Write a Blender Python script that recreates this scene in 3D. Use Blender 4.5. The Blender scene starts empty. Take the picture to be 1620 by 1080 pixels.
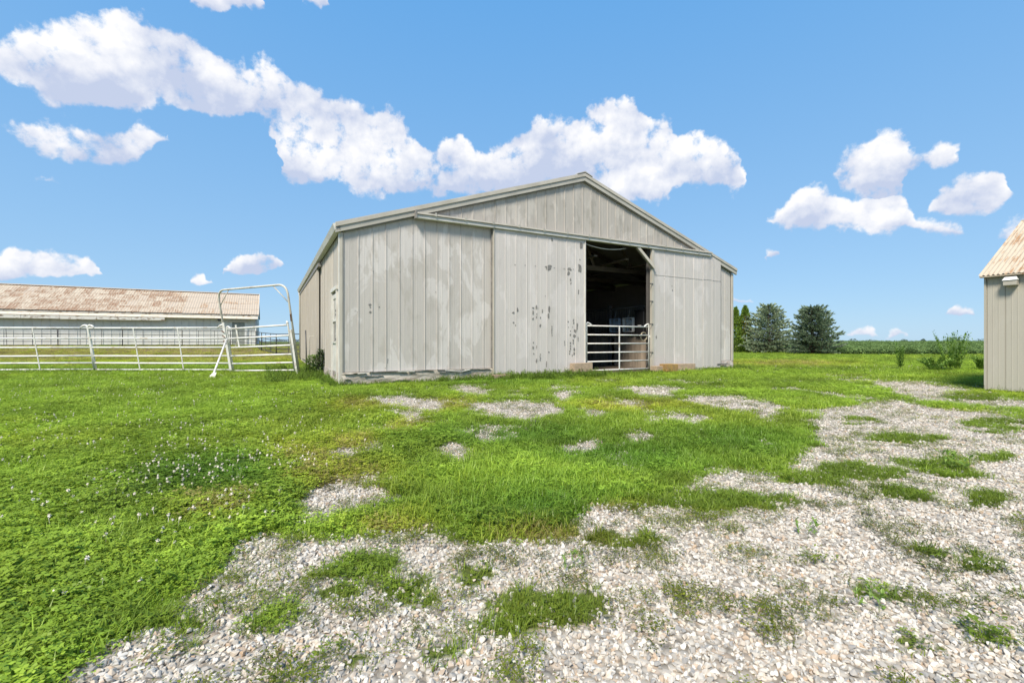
import bpy, math, random
import numpy as np
from mathutils import Vector, Matrix
random.seed(7); rng = np.random.default_rng(11)
R = math.radians
scene = bpy.context.scene
col = scene.collection

# ------------------------------------------------------------------ camera
F_PX = 720.0                                   # 16 mm on full frame, photo 1620 px wide
cam_d = bpy.data.cameras.new('camera'); cam_d.lens = 16; cam_d.sensor_width = 36; cam_d.clip_end = 6000; cam_d.clip_start = .05
cam = bpy.data.objects.new('camera', cam_d); col.objects.link(cam)
cam.location = (0, 0, 1.0); cam.rotation_euler = (R(90), 0, 0)
scene.camera = cam

# ------------------------------------------------------------------ light
UX = Vector((.8825, .4703, 0)); NX = Vector((-.4703, .8825, 0))     # barn front direction, barn inward direction
SUN_EL = R(50)
sun_h = (-UX * .78 - NX * .62).normalized()
sun_dir = Vector((sun_h.x * math.cos(SUN_EL), sun_h.y * math.cos(SUN_EL), math.sin(SUN_EL)))
sd = bpy.data.lights.new('sun', 'SUN'); sd.energy = 4.3; sd.angle = R(14); sd.color = (1, .92, .79)
so = bpy.data.objects.new('sun', sd); col.objects.link(so); so.rotation_euler = sun_dir.to_track_quat('Z', 'Y').to_euler()
scene.view_settings.view_transform = 'Standard'; scene.view_settings.look = 'None'
scene.view_settings.exposure = 0.55; scene.view_settings.gamma = 1; scene.view_settings.use_curve_mapping = False
SKY_STRENGTH = .105

# ------------------------------------------------------------------ sky
world = bpy.data.worlds.new('World'); scene.world = world; world.use_nodes = True
def N(nt, typ, x=0, y=0, **kw):
    n = nt.nodes.new(typ)
    for k, v in kw.items(): setattr(n, k, v)
    return n
def math_n(nt, op, a, b=None, c=None, clamp=False):
    n = nt.nodes.new('ShaderNodeMath'); n.operation = op; n.use_clamp = clamp
    for i, v in enumerate((a, b, c)):
        if v is None: continue
        if isinstance(v, (int, float)): n.inputs[i].default_value = v
        else: nt.links.new(v, n.inputs[i])
    return n.outputs[0]
def mixcol(nt, fac, a, b, blend='MIX'):
    n = nt.nodes.new('ShaderNodeMix'); n.data_type = 'RGBA'; n.blend_type = blend
    for i, v in ((0, fac), (6, a), (7, b)):
        if isinstance(v, (int, float)): n.inputs[i].default_value = v
        elif isinstance(v, (tuple, list)): n.inputs[i].default_value = (*v, 1) if len(v) == 3 else v
        else: nt.links.new(v, n.inputs[i])
    return n.outputs[2]
def maprange(nt, v, a, b, c=0., d=1., smooth=False):
    n = nt.nodes.new('ShaderNodeMapRange'); n.clamp = True
    if smooth: n.interpolation_type = 'SMOOTHSTEP'
    nt.links.new(v, n.inputs[0])
    for i, x in enumerate((a, b, c, d)): n.inputs[i + 1].default_value = x
    return n.outputs[0]

# cumulus banks: for each bearing the top and foot of the cloud, traced once from the photograph and kept as
# angles on the sky (the pattern is mirrored on round the rest of the horizon)
G_ = None                                           # gap
CL1 = [(-300,60,150),(-120,70,150),(-40,70,140),(0,58,130),(30,45,150),(70,33,160),(120,23,168),(160,20,170),(200,16,172),(240,24,165),(270,32,180),(300,40,188),(330,68,190),(360,88,187),(400,95,184),(420,85,186),(437,110,205),(450,112,290),(500,130,300),(540,155,302),(580,170,304),(605,160,306),(632,170,308),(655,208,310),(680,226,310),(700,210,312),(730,202,314),(747,232,314),(780,228,316),(810,210,318),(840,195,320),(880,184,322),(920,176,322),(948,150,322),(970,144,322),(1000,156,322),(1030,164,322),(1060,180,310),(1078,214,296),(1110,208,300),(1150,208,306),(1170,230,304),(1184,275,300),(1194,G_,295),(1262,G_,280),(1274,255,272),(1296,G_,285),(1306,262,285),(1330,238,305),(1370,226,322),(1388,198,330),(1415,194,330),(1440,210,318),(1456,236,262),(1472,226,262),(1490,219,258),(1510,222,250),(1522,236,246),(1532,G_,245),(1604,G_,315),(1690,G_,250),(1740,215,260),(1900,150,265),(2100,190,270),(2400,G_,250)]
CL2 = [(-200,170,230),(-40,180,222),(0,190,216),(20,184,226),(50,182,240),(80,190,236),(110,184,252),(150,199,264),(190,193,264),(225,194,257),(240,205,238),(264,214,223),(272,G_,218),(282,G_,5),(292,-18,12),(330,-25,20),(400,-25,16),(418,-5,10),(426,G_,5),(474,G_,5),(486,-20,15),(515,-25,20),(528,G_,8),(700,G_,0),(1000,G_,300),(1196,G_,350),(1208,342,356),(1240,320,358),(1270,300,366),(1300,282,368),(1322,300,370),(1340,312,370),(1356,305,368),(1385,300,368),(1410,295,366),(1440,305,370),(1462,345,374),(1500,348,374),(1525,362,374),(1536,G_,374),(1560,G_,380),(1574,370,380),(1592,356,384),(1620,342,387),(1700,345,387),(1800,G_,380),(2400,G_,380)]
CL3 = [(-200,400,440),(0,406,446),(30,394,442),(60,396,441),(100,397,441),(140,404,439),(156,422,436),(166,G_,432),(286,G_,446),(296,438,449),(312,431,451),(328,438,449),(336,G_,447),(346,G_,424),(356,414,426),(380,397,429),(410,393,429),(435,399,427),(450,414,423),(460,G_,420),(700,G_,430),(1130,G_,474),(1145,466,476),(1186,466,476),(1196,G_,474),(1206,G_,402),(1214,392,405),(1236,392,405),(1244,G_,402),(1290,G_,440),(1322,G_,530),(1332,521,533),(1355,517,532),(1384,521,533),(1392,G_,533),(1400,525,538),(1415,520,538),(1444,526,538),(1452,G_,536),(1492,G_,500),(1502,488,503),(1520,483,504),(1540,486,503),(1550,G_,500),(2000,G_,500),(2400,500,520)]
CL4 = [(-200,G_,290),(36,G_,290),(48,276,289),(66,268,290),(84,276,288),(96,G_,286),(222,G_,220),(234,212,222),(262,212,222),(270,G_,220),(980,G_,312),(990,306,318),(1015,304,318),(1024,G_,312),(1290,G_,394),(1304,386,395),(1340,386,395),(1350,G_,394),(1440,G_,350),(1472,G_,335),(1482,318,336),(1505,290,342),(1525,264,342),(1550,258,338),(1575,262,326),(1592,278,318),(1602,G_,305),(2300,G_,300)]
AZ = R(62)
def outline(tab, scale):
    tab = sorted(tab); pts = []
    for x, t, b in tab:
        az = math.atan((x - 810) / F_PX); c = math.cos(az); eb = (540 - b) / F_PX * c
        et = (540 - t) / F_PX * c if t is not None else eb - scale * 1.6
        pts.append(((az + AZ) / (2 * AZ), et, eb))
    return [q for q in pts if 0 <= q[0] <= 1]
def fcurve(nt, fac, pts):
    n = nt.nodes.new('ShaderNodeFloatCurve'); c = n.mapping.curves[0]; n.mapping.use_clip = False
    n.mapping.extend = 'HORIZONTAL'
    c.points[0].location = pts[0]; c.points[1].location = pts[-1]
    for q in pts[1:-1]: c.points.new(*q)
    for q in c.points: q.handle_type = 'VECTOR'
    n.mapping.update(); nt.links.new(fac, n.inputs['Value']); return n.outputs[0]

nt = world.node_tree; nt.nodes.clear()
world.cycles.sampling_method = 'MANUAL'; world.cycles.sample_map_resolution = 256
out = nt.nodes.new('ShaderNodeOutputWorld'); bg = nt.nodes.new('ShaderNodeBackground'); bg.inputs[1].default_value = SKY_STRENGTH
sky = nt.nodes.new('ShaderNodeTexSky'); sky.sky_type = 'NISHITA'; sky.sun_disc = False
sky.sun_elevation = SUN_EL; sky.sun_rotation = math.atan2(sun_dir.x, sun_dir.y); sky.air_density = 1.0; sky.dust_density = .3; sky.ozone_density = 2.5
tc = nt.nodes.new('ShaderNodeTexCoord')
nrm = nt.nodes.new('ShaderNodeVectorMath'); nrm.operation = 'NORMALIZE'; nt.links.new(tc.outputs['Generated'], nrm.inputs[0])
D = nrm.outputs[0]
def noise(nt, vec, scale, detail, rough=.55, col=False, dist=0.):
    n = nt.nodes.new('ShaderNodeTexNoise'); n.inputs['Scale'].default_value = scale; n.inputs['Detail'].default_value = detail
    n.inputs['Roughness'].default_value = rough; n.inputs['Distortion'].default_value = dist
    if vec is not None: nt.links.new(vec, n.inputs['Vector'])
    return n.outputs['Color' if col else 'Fac']
def vmath(nt, op, a, b):
    n = nt.nodes.new('ShaderNodeVectorMath'); n.operation = op
    for i, v in enumerate((a, b)):
        if isinstance(v, (tuple, list, Vector)): n.inputs[i].default_value = v
        else: nt.links.new(v, n.inputs[i])
    return n.outputs[0]
warp = vmath(nt, 'MULTIPLY', vmath(nt, 'SUBTRACT', noise(nt, D, 11, 4, .62, col=True), (.5, .5, .5)), (.075, .075, .05))
DW = vmath(nt, 'ADD', D, warp)
sp = nt.nodes.new('ShaderNodeSeparateXYZ'); nt.links.new(DW, sp.inputs[0])
az = math_n(nt, 'ARCTAN2', sp.outputs[0], sp.outputs[1])
u01 = math_n(nt, 'DIVIDE', math_n(nt, 'PINGPONG', math_n(nt, 'ADD', az, AZ), 2 * AZ), 2 * AZ)
hl = math_n(nt, 'SQRT', math_n(nt, 'ADD', math_n(nt, 'MULTIPLY', sp.outputs[0], sp.outputs[0]), math_n(nt, 'MULTIPLY', sp.outputs[1], sp.outputs[1])))
te = math_n(nt, 'DIVIDE', sp.outputs[2], hl)
vo = nt.nodes.new('ShaderNodeTexVoronoi'); vo.feature = 'F1'; vo.inputs['Scale'].default_value = 20; vo.inputs['Detail'].default_value = 1.5; vo.inputs['Roughness'].default_value = .6
nt.links.new(DW, vo.inputs['Vector'])
puff = math_n(nt, 'SUBTRACT', .45, vo.outputs['Distance'])
fb = math_n(nt, 'SUBTRACT', noise(nt, D, 15, 10, .67), .5)
rough_edge = math_n(nt, 'ADD', math_n(nt, 'MULTIPLY', puff, .8), math_n(nt, 'MULTIPLY', fb, 2.9))
dens = None; rel = None
for tab, scale in ((CL1, .036), (CL2, .026), (CL3, .0125), (CL4, .022)):
    o_ = outline(tab, scale)
    top = fcurve(nt, u01, [(q[0], q[1]) for q in o_]); bot = fcurve(nt, u01, [(q[0], q[2]) for q in o_])
    up = math_n(nt, 'SUBTRACT', top, te); dn = math_n(nt, 'SUBTRACT', te, bot)
    f = math_n(nt, 'DIVIDE', math_n(nt, 'MINIMUM', up, math_n(nt, 'MULTIPLY', dn, 1.5)), scale)
    f = math_n(nt, 'MINIMUM', math_n(nt, 'MAXIMUM', f, -1.5), .8)
    h = math_n(nt, 'DIVIDE', dn, math_n(nt, 'MAXIMUM', math_n(nt, 'SUBTRACT', top, bot), .006))
    if dens is None: dens, rel = f, h
    else:
        gt = math_n(nt, 'GREATER_THAN', f, dens)
        mx = nt.nodes.new('ShaderNodeMix'); nt.links.new(gt, mx.inputs[0]); nt.links.new(rel, mx.inputs[2]); nt.links.new(h, mx.inputs[3]); rel = mx.outputs[0]
        dens = math_n(nt, 'MAXIMUM', dens, f)
d0 = math_n(nt, 'ADD', dens, rough_edge)
alpha = maprange(nt, d0, -.32, .30, smooth=True)
# sunlit billows: compare with the cloud a little further towards the sun; undersides are greyer
D2 = vmath(nt, 'ADD', D, (-.010, 0, .016))
fb2 = math_n(nt, 'SUBTRACT', noise(nt, D2, 15, 5, .6), noise(nt, D, 15, 5, .6))
big = noise(nt, vmath(nt, 'MULTIPLY', D, (1, 1, 1.6)), 8, 3, .5)
lit = math_n(nt, 'ADD', .20, math_n(nt, 'MULTIPLY', fb2, -1.9))
lit = math_n(nt, 'ADD', lit, math_n(nt, 'MULTIPLY', maprange(nt, rel, 0.05, .7), .62))
lit = math_n(nt, 'ADD', lit, math_n(nt, 'MULTIPLY', math_n(nt, 'SUBTRACT', big, .5), 3.2))
lit = math_n(nt, 'ADD', lit, math_n(nt, 'MULTIPLY', puff, .35), clamp=True)
ccol = mixcol(nt, lit, (3.7, 4.2, 5.45), (6.7, 6.7, 6.8))
spz = nt.nodes.new('ShaderNodeSeparateXYZ'); nt.links.new(D, spz.inputs[0])
blue = mixcol(nt, math_n(nt, 'POWER', maprange(nt, spz.outputs[2], 0, .62), .7), (2.75, 4.35, 5.9), (.95, 2.85, 5.75))     # clear summer blue, paler to the horizon
skyc = mixcol(nt, .15, blue, sky.outputs[0])
nt.links.new(mixcol(nt, alpha, skyc, ccol), bg.inputs[0]); nt.links.new(bg.outputs[0], out.inputs[0])

# ------------------------------------------------------------------ numeric helpers
def vnoise(x, y, seed=0):
    xi = np.floor(x).astype(np.int64); yi = np.floor(y).astype(np.int64); fx = x - xi; fy = y - yi
    def h(a, b):
        n = (a * 374761393 + b * 668265263 + seed * 974634777) & 0xffffffff
        n = ((n ^ (n >> 13)) * 1274126177) & 0xffffffff
        return ((n ^ (n >> 16)) & 0xffff) / 65535.
    fx = fx * fx * (3 - 2 * fx); fy = fy * fy * (3 - 2 * fy)
    return (h(xi, yi) * (1 - fx) + h(xi + 1, yi) * fx) * (1 - fy) + (h(xi, yi + 1) * (1 - fx) + h(xi + 1, yi + 1) * fx) * fy
def fbm(x, y, seed=0, oct=4):
    s = 0; a = .5; t = 0
    for o in range(oct):
        s = s + a * vnoise(x * 2 ** o + 17.3 * o, y * 2 ** o - 9.1 * o, seed + o); t += a; a *= .55
    return s / t
def sstep(a, b, x):
    t = np.clip((x - a) / (b - a), 0, 1); return t * t * (3 - 2 * t)
def poly_sd(px, py, poly):                     # signed distance, positive inside
    P = np.array(poly, float); n = len(P); d = np.full(px.shape, 1e18); ins = np.zeros(px.shape, bool)
    for i in range(n):
        a = P[i]; b = P[(i + 1) % n]; e = b - a
        wx = px - a[0]; wy = py - a[1]
        t = np.clip((wx * e[0] + wy * e[1]) / (e @ e), 0, 1)
        d = np.minimum(d, (wx - e[0] * t) ** 2 + (wy - e[1] * t) ** 2)
        c = (a[1] > py) != (b[1] > py)
        with np.errstate(divide='ignore', invalid='ignore'):
            ins ^= c & (px < (b[0] - a[0]) * (py - a[1]) / (b[1] - a[1] if b[1] != a[1] else 1e-9) + a[0])
    return np.sqrt(d) * np.where(ins, 1, -1)
def ground_z(X, Y):
    r = np.sqrt(X * X + Y * Y)
    left = .6 * sstep(34, 57, r) * sstep(-6, -16, X)
    right = .38 * sstep(36, 130, Y) * sstep(4, 20, X)
    bump = .022 * (fbm(X * 1.1, Y * 1.1, 3, 3) - .5) + .06 * (fbm(X * .22, Y * .22, 8, 2) - .5) * sstep(6, 14, Y)
    return left + right + bump
def gz(x, y): return float(ground_z(np.array([float(x)]), np.array([float(y)]))[0])
# plan of the ground, traced from the photograph and laid out on the ground in metres
def gp(px, py): Y = F_PX / (py - 540); return ((px - 810) * Y / F_PX, Y)
GRAVEL = [
 [(-900,1700),(60,1110),(150,1040),(235,965),(300,922),(350,888),(395,858),(445,848),(520,852),(600,842),(690,850),(745,872),(800,866),(870,862),(915,850),(925,805),(985,796),(1060,792),(1120,812),(1195,800),(1195,772),(1250,752),(1262,726),(1300,700),(1285,680),(1310,655),(1345,640),(1410,634),(1490,650),(1560,650),(1640,668),(1900,740),(2600,1700)],
 [(1372,606),(1430,604),(1475,610),(1540,606),(1558,614),(1500,622),(1560,632),(1640,640),(1700,652),(1560,642),(1470,632),(1400,622)],
 [(1080,628),(1150,628),(1225,638),(1245,660),(1215,664),(1180,648),(1110,640)],
 [(598,632),(645,626),(682,634),(690,646),(640,648)], [(620,652),(668,655),(660,664),(628,662)],
 [(712,614),(745,610),(774,616),(766,624),(728,624)],
 [(738,642),(800,635),(860,640),(898,642),(880,656),(850,664),(800,662),(770,652)],
 [(868,624),(893,620),(914,624),(900,632)], [(980,614),(1040,610),(1082,614),(1060,626),(1010,624)],
 [(924,650),(952,648),(966,656),(940,660)], [(1060,657),(1100,656),(1118,663),(1080,665)],
 [(690,706),(728,704),(748,714),(738,726),(708,720)], [(735,684),(762,682),(768,690),(742,692)],
 [(884,706),(930,700),(948,708),(920,716)],
 [(452,800),(480,778),(530,768),(575,776),(612,790),(560,796),(500,812)], [(515,712),(545,708),(558,716),(530,722)],
 [(1052,770),(1110,748),(1180,742),(1230,756),(1200,782),(1130,782)], [(985,690),(1020,688),(1030,694),(1000,698)],
]
GREEN = [(450,905,42,16),(560,910,62,17),(585,890,40,14),(660,932,56,22),(520,948,40,12),(450,982,66,26),(295,1003,52,26),(880,958,70,30),(910,945,42,20),(812,995,52,22),(690,1035,40,14),(560,1045,38,12),
 (1432,692,62,9),(1405,745,112,15),(1500,742,44,14),(1545,722,52,8),(1442,782,32,9),(1525,892,62,20),(1592,945,40,10),(1570,672,62,10),(1448,1022,26,13),(1400,936,46,14),(1100,792,98,13),(1350,668,36,7),(1520,628,36,6),
 (180,985,70,20),(1300,760,60,12),(1570,790,50,8),(1230,800,50,8),(1485,872,22,8),(760,905,22,8),(985,850,60,8),(1050,760,40,10),(1530,610,30,5),(1580,1000,30,8)]
DRY = [(520,755,120,45),(480,720,70,25),(560,700,60,20),(650,672,50,16),(870,845,120,18),(700,640,80,14),(1250,575,130,7),(1130,575,60,6),(300,562,260,11),(60,562,150,12),(560,640,60,12),(1500,655,80,10),(1000,640,120,10),(960,800,60,12),(330,800,80,30),(600,830,80,14)]
DARKG = [(330,760,140,55),(1150,700,150,30),(800,690,160,22),(1000,720,180,32),(700,600,220,12),(860,800,150,40)]
LUSH = [(820,770,260,60),(520,690,160,30),(900,690,300,40),(1170,575,200,14),(200,620,400,20)]
def to_px(X, Y):
    Ys = np.maximum(Y, .45); return 810 + F_PX * X / Ys, 540 + F_PX / Ys
def blobs_at(px, py, lst):
    v = np.zeros(px.shape)
    for (x, y, rx, ry) in lst: v = np.maximum(v, 1.25 - np.sqrt(((px - x) / rx) ** 2 + ((py - y) / ry) ** 2))
    return np.clip(v, 0, 1)
def plan(X, Y):
    am = .05 + .022 * np.clip(Y, 0, 14)
    wx = X + (fbm(X * 1.7, Y * 1.7, 21) - .5) * am * 3.2 + (fbm(X * 7, Y * 7, 25, 3) - .5) * am * 1.6
    wy = Y + (fbm(X * 1.7, Y * 1.7, 31) - .5) * am * 3.2 + (fbm(X * 7, Y * 7, 35, 3) - .5) * am * 1.6
    px, py = to_px(wx, wy)
    g = np.full(px.shape, -1e9); soft = 3.0 + .10 * (py - 540)
    for p in GRAVEL: g = np.maximum(g, poly_sd(px, py, p))
    g = sstep(-1.15, .9, g / soft)
    zone = sstep(-18, 22, poly_sd(px, py, [(575, 615), (700, 606), (1140, 588), (1620, 586), (2600, 600), (2600, 1700), (500, 1700), (420, 870), (470, 760), (560, 700)]))
    thin = fbm(X * 1.15, Y * .8, 45, 4) * .7 + fbm(X * 4.5, Y * 4.5, 46, 3) * .3
    g = np.maximum(g, zone * .55 * sstep(.49, .67, thin))
    gr = sstep(.0, .65, blobs_at(px, py, [(x, y, rx * 1.25, ry * 1.3) for x, y, rx, ry in GREEN])) * (.45 + .55 * sstep(.34, .52, fbm(X * 3, Y * 3, 41, 4)))
    g = g * (1 - .74 * gr)
    g = np.where(Y < .5, 1., g)
    return g, np.clip(blobs_at(px, py, DRY), 0, 1), blobs_at(px, py, DARKG), blobs_at(px, py, LUSH), gr

# ------------------------------------------------------------------ mesh helpers
class MB:
    def __init__(s): s.v = []; s.f = []
    def add(s, vs, fs):
        o = len(s.v); s.v += [tuple(p) for p in vs]; s.f += [tuple(i + o for i in f) for f in fs]; return s
    def box(s, x0, x1, y0, y1, z0, z1):
        return s.add([(x0,y0,z0),(x1,y0,z0),(x1,y1,z0),(x0,y1,z0),(x0,y0,z1),(x1,y0,z1),(x1,y1,z1),(x0,y1,z1)],
                     [(0,3,2,1),(4,5,6,7),(0,1,5,4),(1,2,6,5),(2,3,7,6),(3,0,4,7)])
    def prism(s, poly, axis_vec):               # polygon (3D points) swept along a vector
        n = len(poly); a = [Vector(p) for p in poly]; b = [p + Vector(axis_vec) for p in a]
        return s.add(a + b, [tuple(range(n))[::-1], tuple(range(n, 2 * n))] + [(i, (i + 1) % n, n + (i + 1) % n, n + i) for i in range(n)])
    def beam(s, p, q, w, h, up=(0, 0, 1)):
        p = Vector(p); q = Vector(q); d = (q - p).normalized(); up = Vector(up)
        if abs(d.dot(up)) > .98: up = Vector((0, 1, 0))
        r = d.cross(up).normalized() * w / 2; t = r.cross(d).normalized() * h / 2
        return s.prism([p - r - t, p + r - t, p + r + t, p - r + t], q - p)
    def tube(s, pts, r, n=8, cap=True):
        pts = [Vector(p) for p in pts]; rings = []; prev = None
        for i, p in enumerate(pts):
            d = (pts[min(i + 1, len(pts) - 1)] - pts[max(i - 1, 0)]).normalized()
            if prev is None:
                a = Vector((0, 0, 1)) if abs(d.z) < .9 else Vector((1, 0, 0)); e = d.cross(a).normalized()
            else: e = (prev - d * prev.dot(d)).normalized()
            prev = e; f = d.cross(e); rr = r[i] if isinstance(r, (list, tuple)) else r
            rings.append([p + (e * math.cos(2 * math.pi * k / n) + f * math.sin(2 * math.pi * k / n)) * rr for k in range(n)])
        vs = [q for g in rings for q in g]; fs = []
        for i in range(len(pts) - 1):
            for k in range(n): fs.append((i*n+k, i*n+(k+1)%n, (i+1)*n+(k+1)%n, (i+1)*n+k))
        if cap: fs += [tuple(range(n))[::-1], tuple((len(pts)-1)*n+k for k in range(n))]
        return s.add(vs, fs)
    def build(s, name, mat, parent=None, smooth=False):
        me = bpy.data.meshes.new(name); me.from_pydata(s.v, [], s.f); me.update()
        if smooth: me.polygons.foreach_set('use_smooth', [True] * len(me.polygons))
        me.materials.append(mat); o = bpy.data.objects.new(name, me); col.objects.link(o)
        if parent: o.parent = parent
        return o
def bevel(o, w=.006, seg=1):
    m = o.modifiers.new('bevel', 'BEVEL'); m.width = w; m.segments = seg; m.limit_method = 'ANGLE'; return o
def empty(name, loc, rz=0, label=None, cat=None, group=None):
    o = bpy.data.objects.new(name, None); o.empty_display_size = .2; col.objects.link(o); o.location = loc; o.rotation_euler = (0, 0, rz)
    tag(o, label, cat, group); return o
def tag(o, label=None, cat=None, group=None, kind=None):
    if label: o['label'] = label
    if cat: o['category'] = cat
    if group: o['group'] = group
    if kind: o['kind'] = kind
    return o
def copy_tree(o, parent=None):
    c = o.copy(); col.objects.link(c); c.parent = parent
    for ch in o.children: copy_tree(ch, c)
    return c

# ------------------------------------------------------------------ materials
def new_mat(name):
    m = bpy.data.materials.new(name); m.use_nodes = True; nt = m.node_tree; p = nt.nodes['Principled BSDF']; return m, nt, p
def simple(name, c1, c2=None, rough=.6, scale=4., metal=0., bump=0., bscale=60., detail=5, lo=.35, hi=.65, stretch=None, vary=0., spec=.35):
    m, nt, p = new_mat(name); p.inputs['Roughness'].default_value = rough; p.inputs['Metallic'].default_value = metal; p.inputs['Specular IOR Level'].default_value = spec
    tc = nt.nodes.new('ShaderNodeTexCoord'); v = tc.outputs['Object']
    if stretch:
        mp = nt.nodes.new('ShaderNodeMapping'); mp.inputs['Scale'].default_value = stretch; nt.links.new(v, mp.inputs[0]); v = mp.outputs[0]
    c = None
    if c2 is not None: c = mixcol(nt, maprange(nt, noise(nt, v, scale, detail, .6), lo, hi), c1, c2)
    if vary:
        oi = nt.nodes.new('ShaderNodeObjectInfo')
        f = maprange(nt, oi.outputs['Random'], 0, 1, 1 - vary, 1 + vary)
        cc = nt.nodes.new('ShaderNodeCombineColor')
        for i in range(3): nt.links.new(f, cc.inputs[i])
        c = mixcol(nt, 1., c if c is not None else c1, cc.outputs[0], 'MULTIPLY')
    if c is None: p.inputs['Base Color'].default_value = (*c1, 1)
    else: nt.links.new(c, p.inputs['Base Color'])
    if bump:
        b = nt.nodes.new('ShaderNodeBump'); b.inputs['Strength'].default_value = bump; b.inputs['Distance'].default_value = .01
        nt.links.new(noise(nt, v, bscale, 4), b.inputs['Height']); nt.links.new(b.outputs[0], p.inputs['Normal'])
    return m
def painted_siding(name, base, light, dark, patch=.5, dirt=.5):
    m, nt, p = new_mat(name); p.inputs['Roughness'].default_value = .62; p.inputs['Specular IOR Level'].default_value = .3
    tc = nt.nodes.new('ShaderNodeTexCoord'); v = tc.outputs['Object']
    def mp(s, l=(0,0,0)):
        n = nt.nodes.new('ShaderNodeMapping'); n.inputs['Scale'].default_value = s; n.inputs['Location'].default_value = l; nt.links.new(v, n.inputs[0]); return n.outputs[0]
    oi = nt.nodes.new('ShaderNodeObjectInfo')
    off = nt.nodes.new('ShaderNodeCombineXYZ'); nt.links.new(math_n(nt, 'MULTIPLY', oi.outputs['Random'], 3.), off.inputs[2])
    # scraped / older paint coats: patches broken at each sheet because each sheet weathers on its own
    a = noise(nt, vmath(nt, 'ADD', mp((1.1, 1.1, .62)), vmath(nt, 'MULTIPLY', off.outputs[0], (.2, .2, .08))), 1.25, 5, .58, dist=.5)
    b = noise(nt, mp((2.6, 2.6, .9), (3, 1, 7)), 1.6, 6, .6, dist=.3)
    s = noise(nt, mp((9, 9, .35), (1, 5, 2)), 1.6, 4, .6)
    f = noise(nt, v, 30, 4, .6)
    c = mixcol(nt, maprange(nt, a, .535, .575, 0, patch), base, light)
    c = mixcol(nt, maprange(nt, b, .56, .64, 0, patch * .8), c, dark)
    c = mixcol(nt, maprange(nt, s, .5, .8, 0, dirt * .55), c, tuple(x * .72 for x in dark))
    c = mixcol(nt, maprange(nt, f, .45, .85, 0, .18), c, tuple(x * .75 for x in dark))
    cc = nt.nodes.new('ShaderNodeCombineColor'); fr = maprange(nt, oi.outputs['Random'], 0, 1, .955, 1.03)
    for i in range(3): nt.links.new(fr, cc.inputs[i])
    c = mixcol(nt, 1., c, cc.outputs[0], 'MULTIPLY')
    nt.links.new(c, p.inputs['Base Color'])
    bp = nt.nodes.new('ShaderNodeBump'); bp.inputs['Strength'].default_value = .25; bp.inputs['Distance'].default_value = .02
    nt.links.new(noise(nt, mp((3, 3, .8)), 2.0, 3), bp.inputs['Height']); nt.links.new(bp.outputs[0], p.inputs['Normal'])
    return m
def rusty_roof(name, pale, rust, dark, scale=1., amount=.5):
    m, nt, p = new_mat(name); p.inputs['Roughness'].default_value = .75; p.inputs['Specular IOR Level'].default_value = .25
    tc = nt.nodes.new('ShaderNodeTexCoord'); v = tc.outputs['Object']
    oi = nt.nodes.new('ShaderNodeObjectInfo')
    off = nt.nodes.new('ShaderNodeCombineXYZ')
    nt.links.new(math_n(nt, 'MULTIPLY', oi.outputs['Random'], 31.), off.inputs[0]); nt.links.new(math_n(nt, 'MULTIPLY', oi.outputs['Random'], 17.), off.inputs[1])
    v = vmath(nt, 'ADD', v, off.outputs[0])
    def mp(s):
        n = nt.nodes.new('ShaderNodeMapping'); n.inputs['Scale'].default_value = s; nt.links.new(v, n.inputs[0]); return n.outputs[0]
    st = noise(nt, mp((9 * scale, .75 * scale, 1)), 1.6, 5, .7)         # streaks run down the slope
    pt = noise(nt, mp((.5 * scale, .8 * scale, 1)), 1., 5, .6)
    k = math_n(nt, 'ADD', math_n(nt, 'MULTIPLY', st, .75), math_n(nt, 'MULTIPLY', pt, .40))
    k = math_n(nt, 'ADD', k, maprange(nt, oi.outputs['Random'], 0, 1, -.05, .05))
    c = mixcol(nt, maprange(nt, k, .60 - .1 * amount, .68 - .06 * amount, 0, .85), pale, rust)
    c = mixcol(nt, maprange(nt, st, .66, .78, 0, .6), c, dark)
    nt.links.new(c, p.inputs['Base Color']); return m

M = {}
M['siding'] = painted_siding('barn_siding_paint', (0.488, 0.451, 0.412), (0.603, 0.565, 0.533), (0.413, 0.378, 0.334), .75)
M['gable'] = painted_siding('barn_gable_paint', (0.421, 0.387, 0.343), (0.505, 0.468, 0.420), (0.328, 0.302, 0.257), .85, .9)
M['door_siding'] = painted_siding('barn_door_paint', (0.546, 0.505, 0.471), (0.629, 0.583, 0.557), (0.483, 0.444, 0.408), .6, .35)
M['side_siding'] = painted_siding('barn_side_paint', (0.447, 0.408, 0.354), (0.496, 0.456, 0.408), (0.389, 0.352, 0.302), .5, .6)
M['trim'] = simple('trim_paint', (0.496, 0.458, 0.395), (0.403, 0.369, 0.308), .55, 2.2, stretch=(1, 1, .6))
M['white_trim'] = simple('white_trim_paint', (0.651, 0.628, 0.580), (0.528, 0.503, 0.454), .5, 3)
M['fascia'] = simple('roof_edge_metal', (0.442, 0.418, 0.363), (0.357, 0.336, 0.288), .5, 1.5)
M['roof'] = simple('barn_roof_metal', (.46, .45, .42), (.36, .34, .30), .5, 1.2)
M['bare'] = simple('bare_metal_and_shade', (.16, .15, .14), (.25, .235, .215), .6, 9)  # bare metal, also the dark of the painted shade strips
M['found'] = simple('peeling_foundation_paint', (0.510, 0.463, 0.392), (0.323, 0.271, 0.208), .8, 2.8, bump=.9, bscale=22, lo=.45, hi=.62, stretch=(.7, 1, 3))
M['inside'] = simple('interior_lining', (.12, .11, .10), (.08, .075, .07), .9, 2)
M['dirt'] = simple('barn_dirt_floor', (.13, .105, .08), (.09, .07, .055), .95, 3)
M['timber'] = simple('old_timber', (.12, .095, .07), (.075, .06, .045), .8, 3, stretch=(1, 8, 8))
M['stall_board'] = simple('stall_board_wood', (.34, .28, .22), (.22, .18, .14), .75, 2.5, stretch=(4, 4, .6), vary=.22)
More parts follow.
